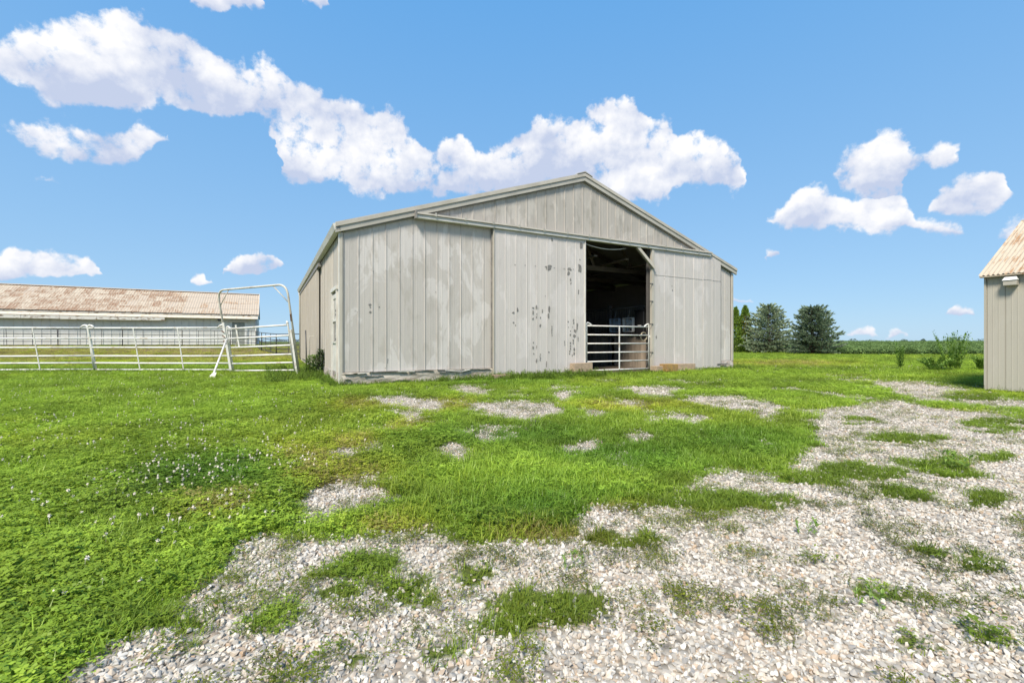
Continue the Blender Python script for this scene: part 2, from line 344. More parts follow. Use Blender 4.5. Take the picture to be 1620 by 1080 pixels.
M['dark_iron'] = simple('dark_iron', (.07, .07, .072), (.12, .115, .11), .5, 8)
M['black_pipe'] = simple('black_pipe_paint', (.035, .036, .038), (.06, .055, .05), .5, 6)
M['white_pipe'] = simple('white_pipe_paint', (.72, .70, .665), (.44, .36, .28), .45, 4.5, lo=.52, hi=.74)
M['worn_pipe'] = simple('worn_pipe_paint', (0.561, 0.531, 0.464), (0.357, 0.299, 0.232), .5, 3.5, lo=.48, hi=.72)
M['rust_pin'] = simple('rusty_hinge', (.20, .10, .05), (.10, .06, .04), .8, 20)
M['glass'] = simple('window_glass', (.03, .035, .04), None, .05, spec=.6)
M['lit_pane'] = simple('lit_window_pane', (.46, .44, .40), (.36, .33, .29), .8, 8)  # lit look of the upper pane put into a pale base colour
M['block'] = simple('buff_concrete_block', (0.408, 0.306, 0.212), (0.306, 0.230, 0.162), .95, 9, bump=.6, bscale=70, vary=.1)
M['yblock'] = simple('yellow_stained_block', (.40, .24, .07), (.24, .16, .08), .95, 7, bump=.6, bscale=70)
M['brick'] = simple('red_brick', (.37, .19, .13), (.44, .31, .24), .95, 9, bump=.6, bscale=60)
M['stone'] = simple('pale_foundation_stone', (.54, .50, .46), (.38, .30, .25), .95, 7, bump=.8, bscale=30)
M['slate'] = simple('dark_flat_slab', (.10, .10, .10), (.14, .13, .12), .8, 6)
M['longwall'] = simple('long_shed_wall_paint', (.70, .69, .65), (.61, .60, .56), .6, 1.2, vary=.04)
M['longroof'] = rusty_roof('long_shed_rusty_roof', (.50, .42, .32), (.25, .135, .075), (.13, .08, .05), 1., .75)
M['longroof_pale'] = rusty_roof('long_shed_pale_roof', (0.458, 0.378, 0.294), (0.352, 0.215, 0.118), (.25, .16, .1), 1., -.25)
M['flash'] = simple('peeling_flashing', (.64, .57, .47), (.48, .33, .22), .7, 2.5, stretch=(1, 4, 4), lo=.5, hi=.7)
M['peel_board'] = simple('peeling_white_board', (.66, .63, .57), (.26, .20, .15), .8, 2.6, stretch=(1, 3, 3), lo=.54, hi=.62)
M['shedwall'] = painted_siding('shed_wall_paint', (0.401, 0.372, 0.314), (0.440, 0.412, 0.356), (0.363, 0.335, 0.279), .3, .35)
M['shedroof'] = rusty_roof('shed_rusty_roof', (0.476, 0.402, 0.304), (0.306, 0.156, 0.066), (.2, .1, .05), 1.6, .25)
M['redrust'] = simple('deep_red_rust', (.26, .085, .04), (.16, .07, .04), .9, 10)
M['greenish'] = simple('grey_green_door', (.30, .31, .28), (.24, .25, .22), .6, 3)
M['plastic_w'] = simple('white_plastic', (.82, .81, .78), None, .35)
M['plastic_b'] = simple('blue_grey_plastic', (.34, .43, .54), None, .35)
M['black_box'] = simple('black_plastic', (.018, .018, .02), None, .4)
M['bark'] = simple('tree_bark', (.13, .09, .065), (.08, .06, .045), .95, 6)

def leaf_mat(name, c1, c2, trans=.3, rough=.6, attr=False, scale=.8):
    m, nt, p = new_mat(name); nt.nodes.remove(p); out = nt.nodes['Material Output']
    tc = nt.nodes.new('ShaderNodeNewGeometry'); oi = nt.nodes.new('ShaderNodeObjectInfo')
    k = math_n(nt, 'ADD', math_n(nt, 'MULTIPLY', noise(nt, tc.outputs['Position'], scale, 3), .5), math_n(nt, 'MULTIPLY', oi.outputs['Random'], .5))
    c = mixcol(nt, maprange(nt, k, .25, .75), c1, c2)
    if attr:
        at = nt.nodes.new('ShaderNodeAttribute'); at.attribute_type = 'INSTANCER'; at.attribute_name = 'tint'
        c = mixcol(nt, 1., c, at.outputs['Color'], 'MULTIPLY')
    d = nt.nodes.new('ShaderNodeBsdfDiffuse'); t = nt.nodes.new('ShaderNodeBsdfTranslucent'); g = nt.nodes.new('ShaderNodeBsdfGlossy')
    g.inputs['Roughness'].default_value = .45; g.inputs['Color'].default_value = (.5, .5, .5, 1)
    nt.links.new(c, d.inputs[0]); nt.links.new(c, t.inputs[0])
    m1 = nt.nodes.new('ShaderNodeMixShader'); m1.inputs[0].default_value = trans; nt.links.new(d.outputs[0], m1.inputs[1]); nt.links.new(t.outputs[0], m1.inputs[2])
    m2 = nt.nodes.new('ShaderNodeMixShader'); m2.inputs[0].default_value = .04; nt.links.new(m1.outputs[0], m2.inputs[1]); nt.links.new(g.outputs[0], m2.inputs[2])
    nt.links.new(m2.outputs[0], out.inputs[0]); return m
M['grass'] = leaf_mat('lawn_leaf', (.212, .325, .032), (.335, .475, .052), trans=.35, attr=True)
M['flower'] = simple('clover_flower_white', (.78, .70, .60), None, .9)
M['spruce'] = leaf_mat('spruce_needles', (.20, .265, .16), (.40, .47, .30), .3, scale=2.5)
M['arbor'] = leaf_mat('arborvitae_leaf', (.14, .23, .035), (.27, .38, .06), .35, scale=1.5)
M['arbor_brown'] = leaf_mat('arborvitae_browned_leaf', (.19, .15, .045), (.21, .20, .055), .3, scale=1.5)
M['crop'] = leaf_mat('soybean_leaf', (.10, .165, .045), (.21, .30, .10), .3, attr=True)
M['weed'] = leaf_mat('tall_weed_leaf', (.16, .27, .045), (.27, .40, .075), .35, scale=3)
M['darkweed'] = leaf_mat('dark_bush_leaf', (.05, .09, .03), (.10, .16, .05), .3, scale=4)
M['fartree'] = simple('far_tree_leaf', (.09, .13, .11), (.06, .09, .075), .9, .05)

# ------------------------------------------------------------------ ground
def axis(mx, step0, growth):
    v = [0.]; s = step0
    while v[-1] < mx: v.append(v[-1] + s); s = max(step0, v[-1] * growth)
    return np.array(v)
ax = axis(3500, .05, .028); xs = np.concatenate([-ax[:0:-1], ax])
ay = axis(3500, .045, .02); ys = np.concatenate([[-400., -60., -12., -4., -2., -1., -.5], ay])
GX, GY = np.meshgrid(xs, ys); nx, ny = len(xs), len(ys)
fx, fy = GX.ravel(), GY.ravel()
fz = ground_z(fx, fy)
g, dry, dkg, lush, gr = plan(fx, fy)
me = bpy.data.meshes.new('ground')
idx = np.arange(nx * ny).reshape(ny, nx)
quads = np.stack([idx[:-1, :-1], idx[:-1, 1:], idx[1:, 1:], idx[1:, :-1]], -1).reshape(-1, 4)
me.vertices.add(nx * ny); me.vertices.foreach_set('co', np.stack([fx, fy, fz], 1).astype(np.float32).ravel())
me.loops.add(quads.size); me.loops.foreach_set('vertex_index', quads.astype(np.int32).ravel())
me.polygons.add(len(quads)); me.polygons.foreach_set('loop_start', np.arange(0, quads.size, 4, dtype=np.int32)); me.polygons.foreach_set('use_smooth', np.ones(len(quads), bool))
for nm, arr in (('gravel', g), ('dry', dry)):
    a = me.attributes.new(nm, 'FLOAT', 'POINT'); a.data.foreach_set('value', arr.astype(np.float32))
me.update(calc_edges=True); me.validate()
gm, nt, p = new_mat('ground_soil_and_gravel'); p.inputs['Roughness'].default_value = .95; p.inputs['Specular IOR Level'].default_value = .15
geo = nt.nodes.new('ShaderNodeNewGeometry'); P = geo.outputs['Position']
ag = nt.nodes.new('ShaderNodeAttribute'); ag.attribute_name = 'gravel'; ad = nt.nodes.new('ShaderNodeAttribute'); ad.attribute_name = 'dry'
vo = nt.nodes.new('ShaderNodeTexVoronoi'); vo.inputs['Scale'].default_value = 34; nt.links.new(P, vo.inputs['Vector'])
sc = nt.nodes.new('ShaderNodeSeparateColor'); nt.links.new(vo.outputs['Color'], sc.inputs[0])
stc = mixcol(nt, sc.outputs[0], (.28, .245, .20), (.52, .47, .40))
stc = mixcol(nt, maprange(nt, sc.outputs[1], .7, .9, 0, .6), stc, (.40, .30, .22))
stc = mixcol(nt, maprange(nt, vo.outputs['Distance'], .5, .8, 0, .7), stc, (.13, .11, .085))
soil = mixcol(nt, noise(nt, P, 3, 6), (.075, .085, .02), (.10, .13, .026))
soil = mixcol(nt, maprange(nt, ad.outputs['Fac'], .2, .9, 0, .8), soil, (.24, .165, .075))
k = math_n(nt, 'ADD', ag.outputs['Fac'], math_n(nt, 'MULTIPLY', math_n(nt, 'SUBTRACT', noise(nt, P, 9, 5), .5), 1.1))
c = mixcol(nt, maprange(nt, k, .35, .6), soil, stc)
nt.links.new(c, p.inputs['Base Color'])
bp = nt.nodes.new('ShaderNodeBump'); bp.inputs['Strength'].default_value = .6; bp.inputs['Distance'].default_value = .015; bp.invert = True
nt.links.new(vo.outputs['Distance'], bp.inputs['Height']); nt.links.new(bp.outputs[0], p.inputs['Normal'])
me.materials.append(gm); ground = bpy.data.objects.new('ground', me); col.objects.link(ground); tag(ground, 'grassy farmyard ground with pale gravel patches', 'ground', kind='structure')

# ------------------------------------------------------------------ scatter by geometry nodes (gravel, grass, crop: nobody could count them)
def proto_collection(name, objs):
    c = bpy.data.collections.new(name)
    for o in objs: c.objects.link(o)
    return c
def proto(name, mb, mat, smooth=False):
    me = bpy.data.meshes.new(name); me.from_pydata(mb.v, [], mb.f); me.update(); me.materials.append(mat)
    if smooth: me.polygons.foreach_set('use_smooth', [True] * len(me.polygons))
    return bpy.data.objects.new(name, me)
def scatter(name, coll, pos, rot, scl, idx, tint=None):
    n = len(pos); me = bpy.data.meshes.new(name); me.vertices.add(n); me.vertices.foreach_set('co', np.asarray(pos, np.float32).ravel())
    for nm, typ, key, arr in (('rot', 'FLOAT_VECTOR', 'vector', rot), ('scl', 'FLOAT_VECTOR', 'vector', scl), ('tint', 'FLOAT_VECTOR', 'vector', tint), ('pick', 'INT', 'value', idx)):
        if arr is None: continue
        a = me.attributes.new(nm, typ, 'POINT'); a.data.foreach_set(key, np.asarray(arr, np.int32 if typ == 'INT' else np.float32).ravel())
    me.update(); o = bpy.data.objects.new(name, me); col.objects.link(o)
    ng = bpy.data.node_groups.new(name + '_scatter', 'GeometryNodeTree')
    ng.interface.new_socket('Geometry', in_out='INPUT', socket_type='NodeSocketGeometry'); ng.interface.new_socket('Geometry', in_out='OUTPUT', socket_type='NodeSocketGeometry')
    a = ng.nodes.new('NodeGroupInput'); z = ng.nodes.new('NodeGroupOutput'); ip = ng.nodes.new('GeometryNodeInstanceOnPoints'); ci = ng.nodes.new('GeometryNodeCollectionInfo')
    ci.inputs[0].default_value = coll; ci.inputs[1].default_value = True; ci.inputs[2].default_value = True
    def na(nm, t):
        q = ng.nodes.new('GeometryNodeInputNamedAttribute'); q.data_type = t; q.inputs[0].default_value = nm; return q.outputs[0]
    er = ng.nodes.new('FunctionNodeEulerToRotation')
    L = ng.links.new
    L(a.outputs[0], ip.inputs['Points']); L(ci.outputs[0], ip.inputs['Instance']); ip.inputs['Pick Instance'].default_value = True
    L(na('pick', 'INT'), ip.inputs['Instance Index']); L(na('rot', 'FLOAT_VECTOR'), er.inputs[0]); L(er.outputs[0], ip.inputs['Rotation']); L(na('scl', 'FLOAT_VECTOR'), ip.inputs['Scale'])
    L(ip.outputs[0], z.inputs[0])
    md = o.modifiers.new('scatter', 'NODES'); md.node_group = ng
    return o
def wedge(bands, wide=1.3, margin=1.6):
    out = []
    for y0, y1, dens in bands:
        w = wide * y1 + margin; n = int(2 * w * (y1 - y0) * dens)
        X = rng.uniform(-w, w, n); Y = rng.uniform(y0, y1, n)
        out.append(np.stack([X, Y], 1)[np.abs(X) < wide * Y + margin])
    return np.concatenate(out)
BL = np.array([-3.97, 10.59]); BW = 13.88; BD = 15.0
def barn_ab(X, Y):
    dx = X - BL[0]; dy = Y - BL[1]; return dx * UX.x + dy * UX.y, dx * NX.x + dy * NX.y
SH = np.array([9.62, 9.23])
def outside(X, Y, m=.03):
    a, b = barn_ab(X, Y); ok = ~((a > -m) & (a < BW + m) & (b > -m - .06) & (b < BD + m))
    dx = X - SH[0]; dy = Y - SH[1]; a = dx * UX.x + dy * UX.y; b = -(dx * NX.x + dy * NX.y)
    return ok & ~((a > -m) & (a < 5) & (b > -m) & (b < 8))

# gravel stones
stones = []
sm, nt, p = new_mat('limestone_gravel'); p.inputs['Roughness'].default_value = .85; p.inputs['Specular IOR Level'].default_value = .25
oi = nt.nodes.new('ShaderNodeObjectInfo'); cr = nt.nodes.new('ShaderNodeValToRGB'); nt.links.new(oi.outputs['Random'], cr.inputs[0])
els = cr.color_ramp.elements; els[0].position = 0; els[0].color = (.27, .26, .245, 1); els[1].position = 1; els[1].color = (.66, .62, .56, 1)
for pos, c in ((.18, (.36, .33, .29)), (.32, (.54, .495, .43)), (.5, (.63, .585, .52)), (.66, (.54, .455, .36)), (.74, (.47, .45, .41)), (.88, (.44, .31, .20)), (.92, (.61, .565, .50))):
    e = els.new(pos); e.color = (*c, 1)
tcn = nt.nodes.new('ShaderNodeTexCoord')
nt.links.new(mixcol(nt, maprange(nt, noise(nt, tcn.outputs['Object'], 2.2, 4), .4, .75, 0, .4), cr.outputs[0], (.40, .35, .29)), p.inputs['Base Color'])
import bmesh
for k in range(12):
    bm = bmesh.new(); rr = random.Random(k)
    for i in range(13):
        v = Vector((rr.gauss(0, 1), rr.gauss(0, 1), rr.gauss(0, 1))).normalized()
        bm.verts.new((v.x * rr.uniform(.8, 1) * .5, v.y * rr.uniform(.75, 1) * .36, v.z * rr.uniform(.7, 1) * .31))
    bmesh.ops.convex_hull(bm, input=bm.verts); bmesh.ops.delete(bm, geom=[v for v in bm.verts if not v.link_faces], context='VERTS')
    bmesh.ops.bevel(bm, geom=bm.edges[:] + bm.verts[:], offset=.022, segments=1, affect='EDGES', profile=.6)
    me = bpy.data.meshes.new('stone'); bm.to_mesh(me); bm.free(); me.materials.append(sm); stones.append(bpy.data.objects.new('gravel_stone', me))
pts = wedge([(.55, 2.2, 5600), (2.2, 3.2, 4400), (3.2, 4.5, 2700), (4.5, 6, 1600), (6, 8, 900), (8, 11, 650), (11, 15, 380)], 1.2, 1.0)
X, Y = pts[:, 0], pts[:, 1]; g, dry, dkg, lush, gr = plan(X, Y)
keep = (rng.random(len(X)) < sstep(.12, .8, g) ** 1.0) & outside(X, Y); X, Y = X[keep], Y[keep]; n = len(X)
s = np.minimum(rng.lognormal(0, .38, n), 1.9) * .0202 * (1 + .055 * np.clip(Y - 3, 0, 9))
z = ground_z(X, Y) + s * rng.uniform(-.05, .25, n)
grav = scatter('gravel', proto_collection('gravel_stones', stones), np.stack([X, Y, z], 1), np.stack([rng.normal(0, .6, n), rng.normal(0, .6, n), rng.uniform(0, 6.28, n)], 1), np.stack([s, s, s], 1), rng.integers(0, len(stones), n))
tag(grav, 'pale crushed limestone gravel covering the drive', 'gravel', kind='stuff'); N_GRAV = n

# lawn plants
def blade(mb, x, y, h, w, lean, az, seg=2):
    dx, dy = math.cos(az), math.sin(az); px, py = -dy * w / 2, dx * w / 2; vs = []; prevz = 0
    for i in range(seg + 1):
        t = i / seg; r = lean * t * t * h; zz = h * t * (1 - .35 * lean * t); ww = (1 - t) ** .7 if i < seg else 0
        if i < seg: vs += [(x + dx * r - px * ww, y + dy * r - py * ww, zz), (x + dx * r + px * ww, y + dy * r + py * ww, zz)]
        else: vs.append((x + dx * r, y + dy * r, zz))
    fs = [(2*i, 2*i+1, 2*i+3, 2*i+2) for i in range(seg - 1)] + [(2*seg-2, 2*seg-1, 2*seg)]
    mb.add(vs, fs)
def leaflet(mb, c, d, up, l, w):
    d = Vector(d).normalized(); s = d.cross(Vector(up)).normalized(); c = Vector(c)
    mb.add([c, c + d * l * .55 + s * w / 2, c + d * l, c + d * l * .55 - s * w / 2], [(0, 1, 2), (0, 2, 3)])
lawn = []
for k in range(5):                                  # grass tufts
    rr = random.Random(100 + k); mb = MB()
    for i in range(26):
        a = rr.uniform(0, 6.28); q = rr.random() ** .6 * .07
        blade(mb, q * math.cos(a), q * math.sin(a), rr.uniform(.035, .085), rr.uniform(.0035, .0065), rr.uniform(.2, 1.3), rr.uniform(0, 6.28))
    lawn.append(proto('grass_tuft_%d' % k, mb, M['grass']))
for k in range(5):                                  # clover and knotweed, small broad leaves
    rr = random.Random(200 + k); mb = MB()
    for i in range(24):
        a = rr.uniform(0, 6.28); q = rr.random() ** .55 * .075; h = rr.uniform(.018, .06); c = Vector((q * math.cos(a), q * math.sin(a), h))
        rot = rr.uniform(0, 6.28); l = rr.uniform(.009, .017)
        tilt = Vector((rr.uniform(-.4, .4), rr.uniform(-.4, .4), 1)).normalized()
        for j in range(3):
            an = rot + j * 2.09; leaflet(mb, c, (math.cos(an), math.sin(an), rr.uniform(-.3, .35)), tilt, l, l * .75)
    lawn.append(proto('leafy_patch_%d' % k, mb, M['grass']))
for k in range(3):                                  # coarse tufts, longer arching blades
    rr = random.Random(300 + k); mb = MB()
    for i in range(22):
        a = rr.uniform(0, 6.28); q = rr.random() * .035
        blade(mb, q * math.cos(a), q * math.sin(a), rr.uniform(.05, .115), rr.uniform(.0035, .006), rr.uniform(.7, 1.9), a + rr.uniform(-.6, .6), 3)
    lawn.append(proto('tuft_coarse_%d' % k, mb, M['grass']))
for k in range(4):                                  # thin creeping mats on the stones
    rr = random.Random(350 + k); mb = MB()
    for i in range(30):
        a = rr.uniform(0, 6.28); q = rr.random() ** .7 * .055; an = rr.uniform(0, 6.28); l = rr.uniform(.007, .014)
        leaflet(mb, (q * math.cos(a), q * math.sin(a), rr.uniform(.012, .03)), (math.cos(an), math.sin(an), rr.uniform(-.2, .5)), (rr.uniform(-.3, .3), rr.uniform(-.3, .3), 1), l, l * .55)
    for i in range(5): blade(mb, rr.uniform(-.04, .04), rr.uniform(-.04, .04), rr.uniform(.03, .05), .003, rr.uniform(.5, 1.8), rr.uniform(0, 6.28))
    lawn.append(proto('mat_%d' % k, mb, M['grass']))
lawn_c = proto_collection('lawn_plants', lawn)
names = sorted(o.name for o in lawn); I_GRASS = [i for i, q in enumerate(names) if q.startswith('grass')]; I_LEAF = [i for i, q in enumerate(names) if q.startswith('leafy')]; I_COARSE = [i for i, q in enumerate(names) if q.startswith('tuft')]; I_MAT = [i for i, q in enumerate(names) if q.startswith('mat')]
pts = wedge([(.8, 2.2, 1000), (2.2, 3.5, 950), (3.5, 5, 620), (5, 7.5, 330), (7.5, 11, 190), (11, 16, 95), (16, 24, 42), (24, 34, 18), (34, 48, 7)])
X, Y = pts[:, 0], pts[:, 1]; g, dry, dkg, lush, gr = plan(X, Y)
patch = fbm(X * 2.2, Y * 2.2, 51, 4); patch2 = fbm(X * .9, Y * .9, 61, 3)
prob = (1 - sstep(.15, .95, g)) ** 1.3
moss = (g > .3) * sstep(.50, .60, fbm(X * 4.6, Y * 5.8, 53, 4)) * sstep(.30, .46, patch2) * np.where(Y < 4.5, .6, .75)        # thin olive mats creeping over the stones
prob = np.maximum(prob, moss) * (1 - .3 * dry * (patch < .5))
keep = (rng.random(len(X)) < prob) & outside(X, Y) & ~((Y > 33.8) & (X > 25.2)) & ~((Y > 43) & (X > 18)); X, Y, g, dry, dkg, lush, gr, patch, patch2 = [q[keep] for q in (X, Y, g, dry, dkg, lush, gr, patch, patch2)]
n = len(X); is_moss = g > .55
far = np.clip(Y - 4, 0, 40)
s = rng.lognormal(0, .22, n) * (1 + .05 * far) * np.where(is_moss, 1.25, 1) * (1 - .35 * sstep(.1, .6, g)) * (1 - .25 * gr); ab_ = barn_ab(X, Y); s = s * np.where((ab_[0] > -.4) & (ab_[0] < 3) & (ab_[1] > -.9), .6, 1); hz = s * .86 * (1 + .08 * lush) * rng.uniform(.7, 1.25, n) / (1 + .022 * far)
leafy = fbm(X * .55 + 9, Y * .55, 71, 3) + np.where(X < -.5, .06, -.06) + .18 * (dkg > .2) * (X < 0)
u_ = rng.random(n)
pick = np.where(u_ < np.clip((leafy - .38) * 3.5, .12, .88), rng.choice(I_LEAF, n), rng.choice(I_GRASS, n))
pick = np.where((rng.random(n) < .02 + .22 * gr * (Y < 6)), rng.choice(I_COARSE, n), pick)
r_, a_, = np.sqrt(X * X + Y * Y), 0
weedy = sstep(22, 27, r_) * sstep(52, 44, r_) * sstep(-5, -9, X)
tone = (.48 + .98 * fbm(X * .9, Y * .9, 81, 4) + rng.normal(0, .15, n)) * np.where(is_moss, .45, 1) * (1 - .35 * gr)
yel = np.clip(dry * 1.0 + sstep(.52, .75, fbm(X * .45, Y * .45, 91, 3)) * .35 + rng.normal(0, .12, n) + is_moss * .55 + .75 * weedy * sstep(.38, .6, fbm(X * .5, Y * .35, 95, 3)), 0, 1)
brown = np.clip((rng.random(n) < .07 + .10 * (patch > .56)) * .5 + (dry - .55) * 1.4 + is_moss * .6 * (rng.random(n) < .6) + .9 * weedy * sstep(.45, .6, fbm(X * .3, Y * .4, 97, 3)), 0, 1) * (rng.random(n) < .55)
pick = np.where(is_moss, rng.choice(I_MAT, n), pick)
T = np.stack([tone * (1 + .5 * yel), tone * (1 + .16 * yel), tone * (1 + .1 * yel)], 1)
T = T * (1 - .36 * dkg[:, None] * np.array([1.25, .8, .9]))
Bc = np.stack([tone * 1.45, tone * .82, tone * 2.6], 1); T = np.where(brown[:, None] > .2, T * .25 + Bc * .75, T)
grass = scatter('grass', lawn_c, np.stack([X, Y, ground_z(X, Y) - .004 + np.where(is_moss, .017, 0)], 1), np.stack([rng.normal(0, .12, n), rng.normal(0, .12, n), rng.uniform(0, 6.28, n)], 1), np.stack([s, s, hz], 1), pick, T)
tag(grass, 'mown green grass and clover of the farmyard lawn', 'grass', kind='stuff'); N_GRASS = n

# clover flowers
fl = []
for k in range(3):
    rr = random.Random(400 + k); mb = MB()
    mb.tube([(0, 0, 0), (.004 * rr.uniform(-1, 1), .004, .055)], .0012, 4)
    for i in range(14):
        th = rr.uniform(0, 6.28); ph = rr.uniform(-.3, 1.5); d = Vector((math.cos(th) * math.cos(ph), math.sin(th) * math.cos(ph), math.sin(ph)))
        leaflet(mb, Vector((0, 0, .057)) + d * .003, d, (0, 0, 1) if abs(d.z) < .9 else (1, 0, 0), .0105, .007)
    mb.add([(.0075 * math.cos(j*1.0472), .0075 * math.sin(j*1.0472), .058) for j in range(6)] + [(0, 0, .0665), (0, 0, .05)], [(j, (j+1) % 6, 6) for j in range(6)] + [((j+1) % 6, j, 7) for j in range(6)])
    fl.append(proto('clover_flower_%d' % k, mb, M['flower']))
CL = [(330,770,130,62,1.0),(250,800,120,60,.6),(420,735,90,30,.7),(120,850,160,90,.14),(250,690,330,60,.16),(230,640,420,30,.16),(250,600,460,12,.25),(1250,585,160,8,.15),(80,930,90,80,.12),(520,640,80,20,.12),(1430,582,140,6,.3)]
pts = wedge([(1.2, 3, 220), (3, 6, 220), (6, 10, 70), (10, 18, 14)], 1.25, .5); X, Y = pts[:, 0], pts[:, 1]; g = plan(X, Y)[0]; px, py = to_px(X, Y)
pr = np.zeros(len(X))
for x, y, rx, ry, w in CL: pr = np.maximum(pr, w * np.clip(1.3 - np.sqrt(((px - x) / rx) ** 2 + ((py - y) / ry) ** 2), 0, 1))
keep = (rng.random(len(X)) < pr * (1 - g) * sstep(.3, .6, fbm(X * 2.5, Y * 2.5, 99, 3)) * 1.9) & outside(X, Y); X, Y = X[keep], Y[keep]; n = len(X); s = rng.uniform(.6, 1.0, n) * (1 + .015 * np.clip(Y - 4, 0, 20))
flw = scatter('clover_flowers', proto_collection('clover_flower_heads', fl), np.stack([X, Y, ground_z(X, Y) + .004], 1), np.stack([rng.normal(0, .2, n), rng.normal(0, .2, n), rng.uniform(0, 6, n)], 1), np.stack([s, s, s * rng.uniform(.85, 1.25, n)], 1), rng.integers(0, 3, n))
tag(flw, 'small white clover flowers dotted through the lawn', 'flowers', kind='stuff')

# taller weeds hugging the foot of the walls
wd = []
for k in range(4):
    rr = random.Random(500 + k); mb = MB()
    for st in range(5):
        a = rr.uniform(0, 6.28); h = rr.uniform(.10, .26); lx, ly = .07 * math.cos(a), .07 * math.sin(a); q = rr.uniform(0, .05)
        b0 = Vector((q * math.cos(a), q * math.sin(a), 0)); b1 = b0 + Vector((lx, ly, h)); mb.tube([b0, b1], .0025, 3, False)
        for j in range(9):
            t = .25 + .75 * j / 8; an = rr.uniform(0, 6.28); leaflet(mb, b0.lerp(b1, t), (math.cos(an), math.sin(an), rr.uniform(-.2, .6)), (0, 0, 1), rr.uniform(.025, .055), rr.uniform(.012, .024))
    wd.append(proto('foot_weed_%d' % k, mb, M['grass']))
aa = []; 
for a0, a1, b0, b1, n, sc_ in ((-.3, 2.4, -.6, -.14, 300, .38), (2.2, 4.2, -.75, -.12, 260, .62), (3.8, 7.3, -1.1, -.16, 560, .85), (7, 14.2, -.8, -.2, 420, .6), (-.5, .15, -.5, 2.5, 110, .8), (13.95, 14.6, -.4, 6, 160, .8), (-1.6, -.12, .6, 6, 360, .9)):
    A = rng.uniform(a0, a1, n); B = b1 - (b1 - b0) * rng.random(n) ** 1.6; aa.append(np.stack([BL[0] + A * UX.x + B * NX.x, BL[1] + A * UX.y + B * NX.y, np.full(n, sc_)], 1))
A = rng.uniform(-.5, 6, 160); B = -.03 - .22 * rng.random(160) ** 1.5
aa.append(np.stack([SH[0] - A * NX.x + B * UX.x, SH[1] - A * NX.y + B * UX.y, np.full(160, .5)], 1))
aa.append(np.stack([rng.uniform(-19, -6.5, 700), rng.normal(14.9, .22, 700), np.full(700, .55)], 1))     # uncut strip under the white panels
pts = np.concatenate(aa); X, Y = pts[:, 0], pts[:, 1]; k_ = outside(X, Y, .0); X, Y, sc_ = X[k_], Y[k_], pts[k_, 2]; n = len(X); s = sc_ * rng.uniform(.6, 1.25, n); t = rng.uniform(.45, .95, n)
fw = scatter('wall_foot_weeds', proto_collection('foot_weeds', wd), np.stack([X, Y, ground_z(X, Y) - .01], 1), np.stack([rng.normal(0, .15, n), rng.normal(0, .15, n), rng.uniform(0, 6.28, n)], 1), np.stack([s, s, s], 1), rng.integers(0, 4, n), np.stack([t * .8, t * .85, t * 1.1], 1))
tag(fw, 'dark leafy weeds along the foot of the walls and panels', 'weeds', kind='stuff')
# ------------------------------------------------------------------ the barn
BRZ = math.atan2(UX.y, UX.x)
barn = empty('pole_barn', (BL[0], BL[1], 0), BRZ, 'large weathered off-white metal pole barn with a low gable and open sliding door', 'barn')
HE, HA, MID = 3.68, 5.99, BW / 2
SL = (HA - HE) / MID
def rake(a): return HE + SL * (a if a < MID else BW - a)
def rib_panel(name, a0, a1, z0, ztop, b, mat, parent, rib=.016, jit=.003, horiz=None, rng_=random.Random(3)):
    """one upright sheet of siding with a raised seam on its left edge; ztop is a function of the position across"""
    bb = b + rng_.uniform(-jit, jit); t1 = rng_.uniform(-jit, jit); mid = (a0 + a1) / 2
    prof = [(a0 - .014, bb), (a0 - .006, bb - rib), (a0 + .004, bb - rib), (a0 + .011, bb), (mid - .05, bb + t1), (mid - .04, bb - .004 + t1), (mid - .03, bb + t1), (a1 - .0145, bb)]
    mb = MB(); n = len(prof); ins = lambda x: min(max(x, 0.0), BW)
    cuts = [MID] if (a0 < MID < a1 and horiz is None) else []
    pr = list(prof)
    if cuts: pr.insert(5, (MID, bb + t1)); pr.sort(key=lambda q: q[0])
    n = len(pr)
    lo = [(q[0], q[1], z0) for q in pr]; hi = [(q[0], q[1], ztop(ins(q[0]))) for q in pr]
    if horiz: lo = [horiz(*q) for q in lo]; hi = [horiz(*q) for q in hi]
    flip = horiz is not None
    mb.add(lo + hi, [((i, i + 1, n + i + 1, n + i) if not flip else (n + i, n + i + 1, i + 1, i)) for i in range(n - 1)])
    return mb.build(name, mat, parent)
# front wall with its sheets
mb = MB()
def wallpoly(mb, pts, y0=.03, t=.08): mb.prism([(p[0], y0, p[1]) for p in pts], (0, t, 0))
wallpoly(mb, [(0, 0), (6.93, 0), (6.93, 4.04), (0, 4.04)][0:4] if False else [(.02, .02), (6.93, .02), (6.93, rake(6.93) + .03), (.02, HE + .03)])
wallpoly(mb, [(6.932, 4.08), (9.64, 4.08), (9.64, rake(9.64) + .03), (MID, HA + .03), (6.932, rake(6.932) + .03)])
wallpoly(mb, [(9.642, .02), (BW - .02, .02), (BW - .02, HE + .03), (9.642, rake(9.642) + .03)])
fw_ = mb.build('front_wall', M['inside'], barn)
edges = [.05] + [.38 + .3243 * i for i in range(11)] + [3.86]
edges = [e for i, e in enumerate(edges) if i == 0 or e - edges[i - 1] > .12]
for i in range(len(edges) - 1):
    a0, a1 = edges[i], edges[i + 1]
    top = (lambda x: rake(x) - .10) if a1 < 1.75 else (lambda x: 4.12)
    rib_panel('siding_panel', a0, a1, .28, top, 0, M['siding'], fw_)
ge = [1.70] + [2.01 + .3275 * i for i in range(32)]
ge = [e for e in ge if e < 12.3] + [12.35]
for i in range(len(ge) - 1):
    rib_panel('gable_panel', ge[i], ge[i + 1], 4.1, lambda x: max(4.11, rake(x) - .10), -.012, M['gable'], fw_)
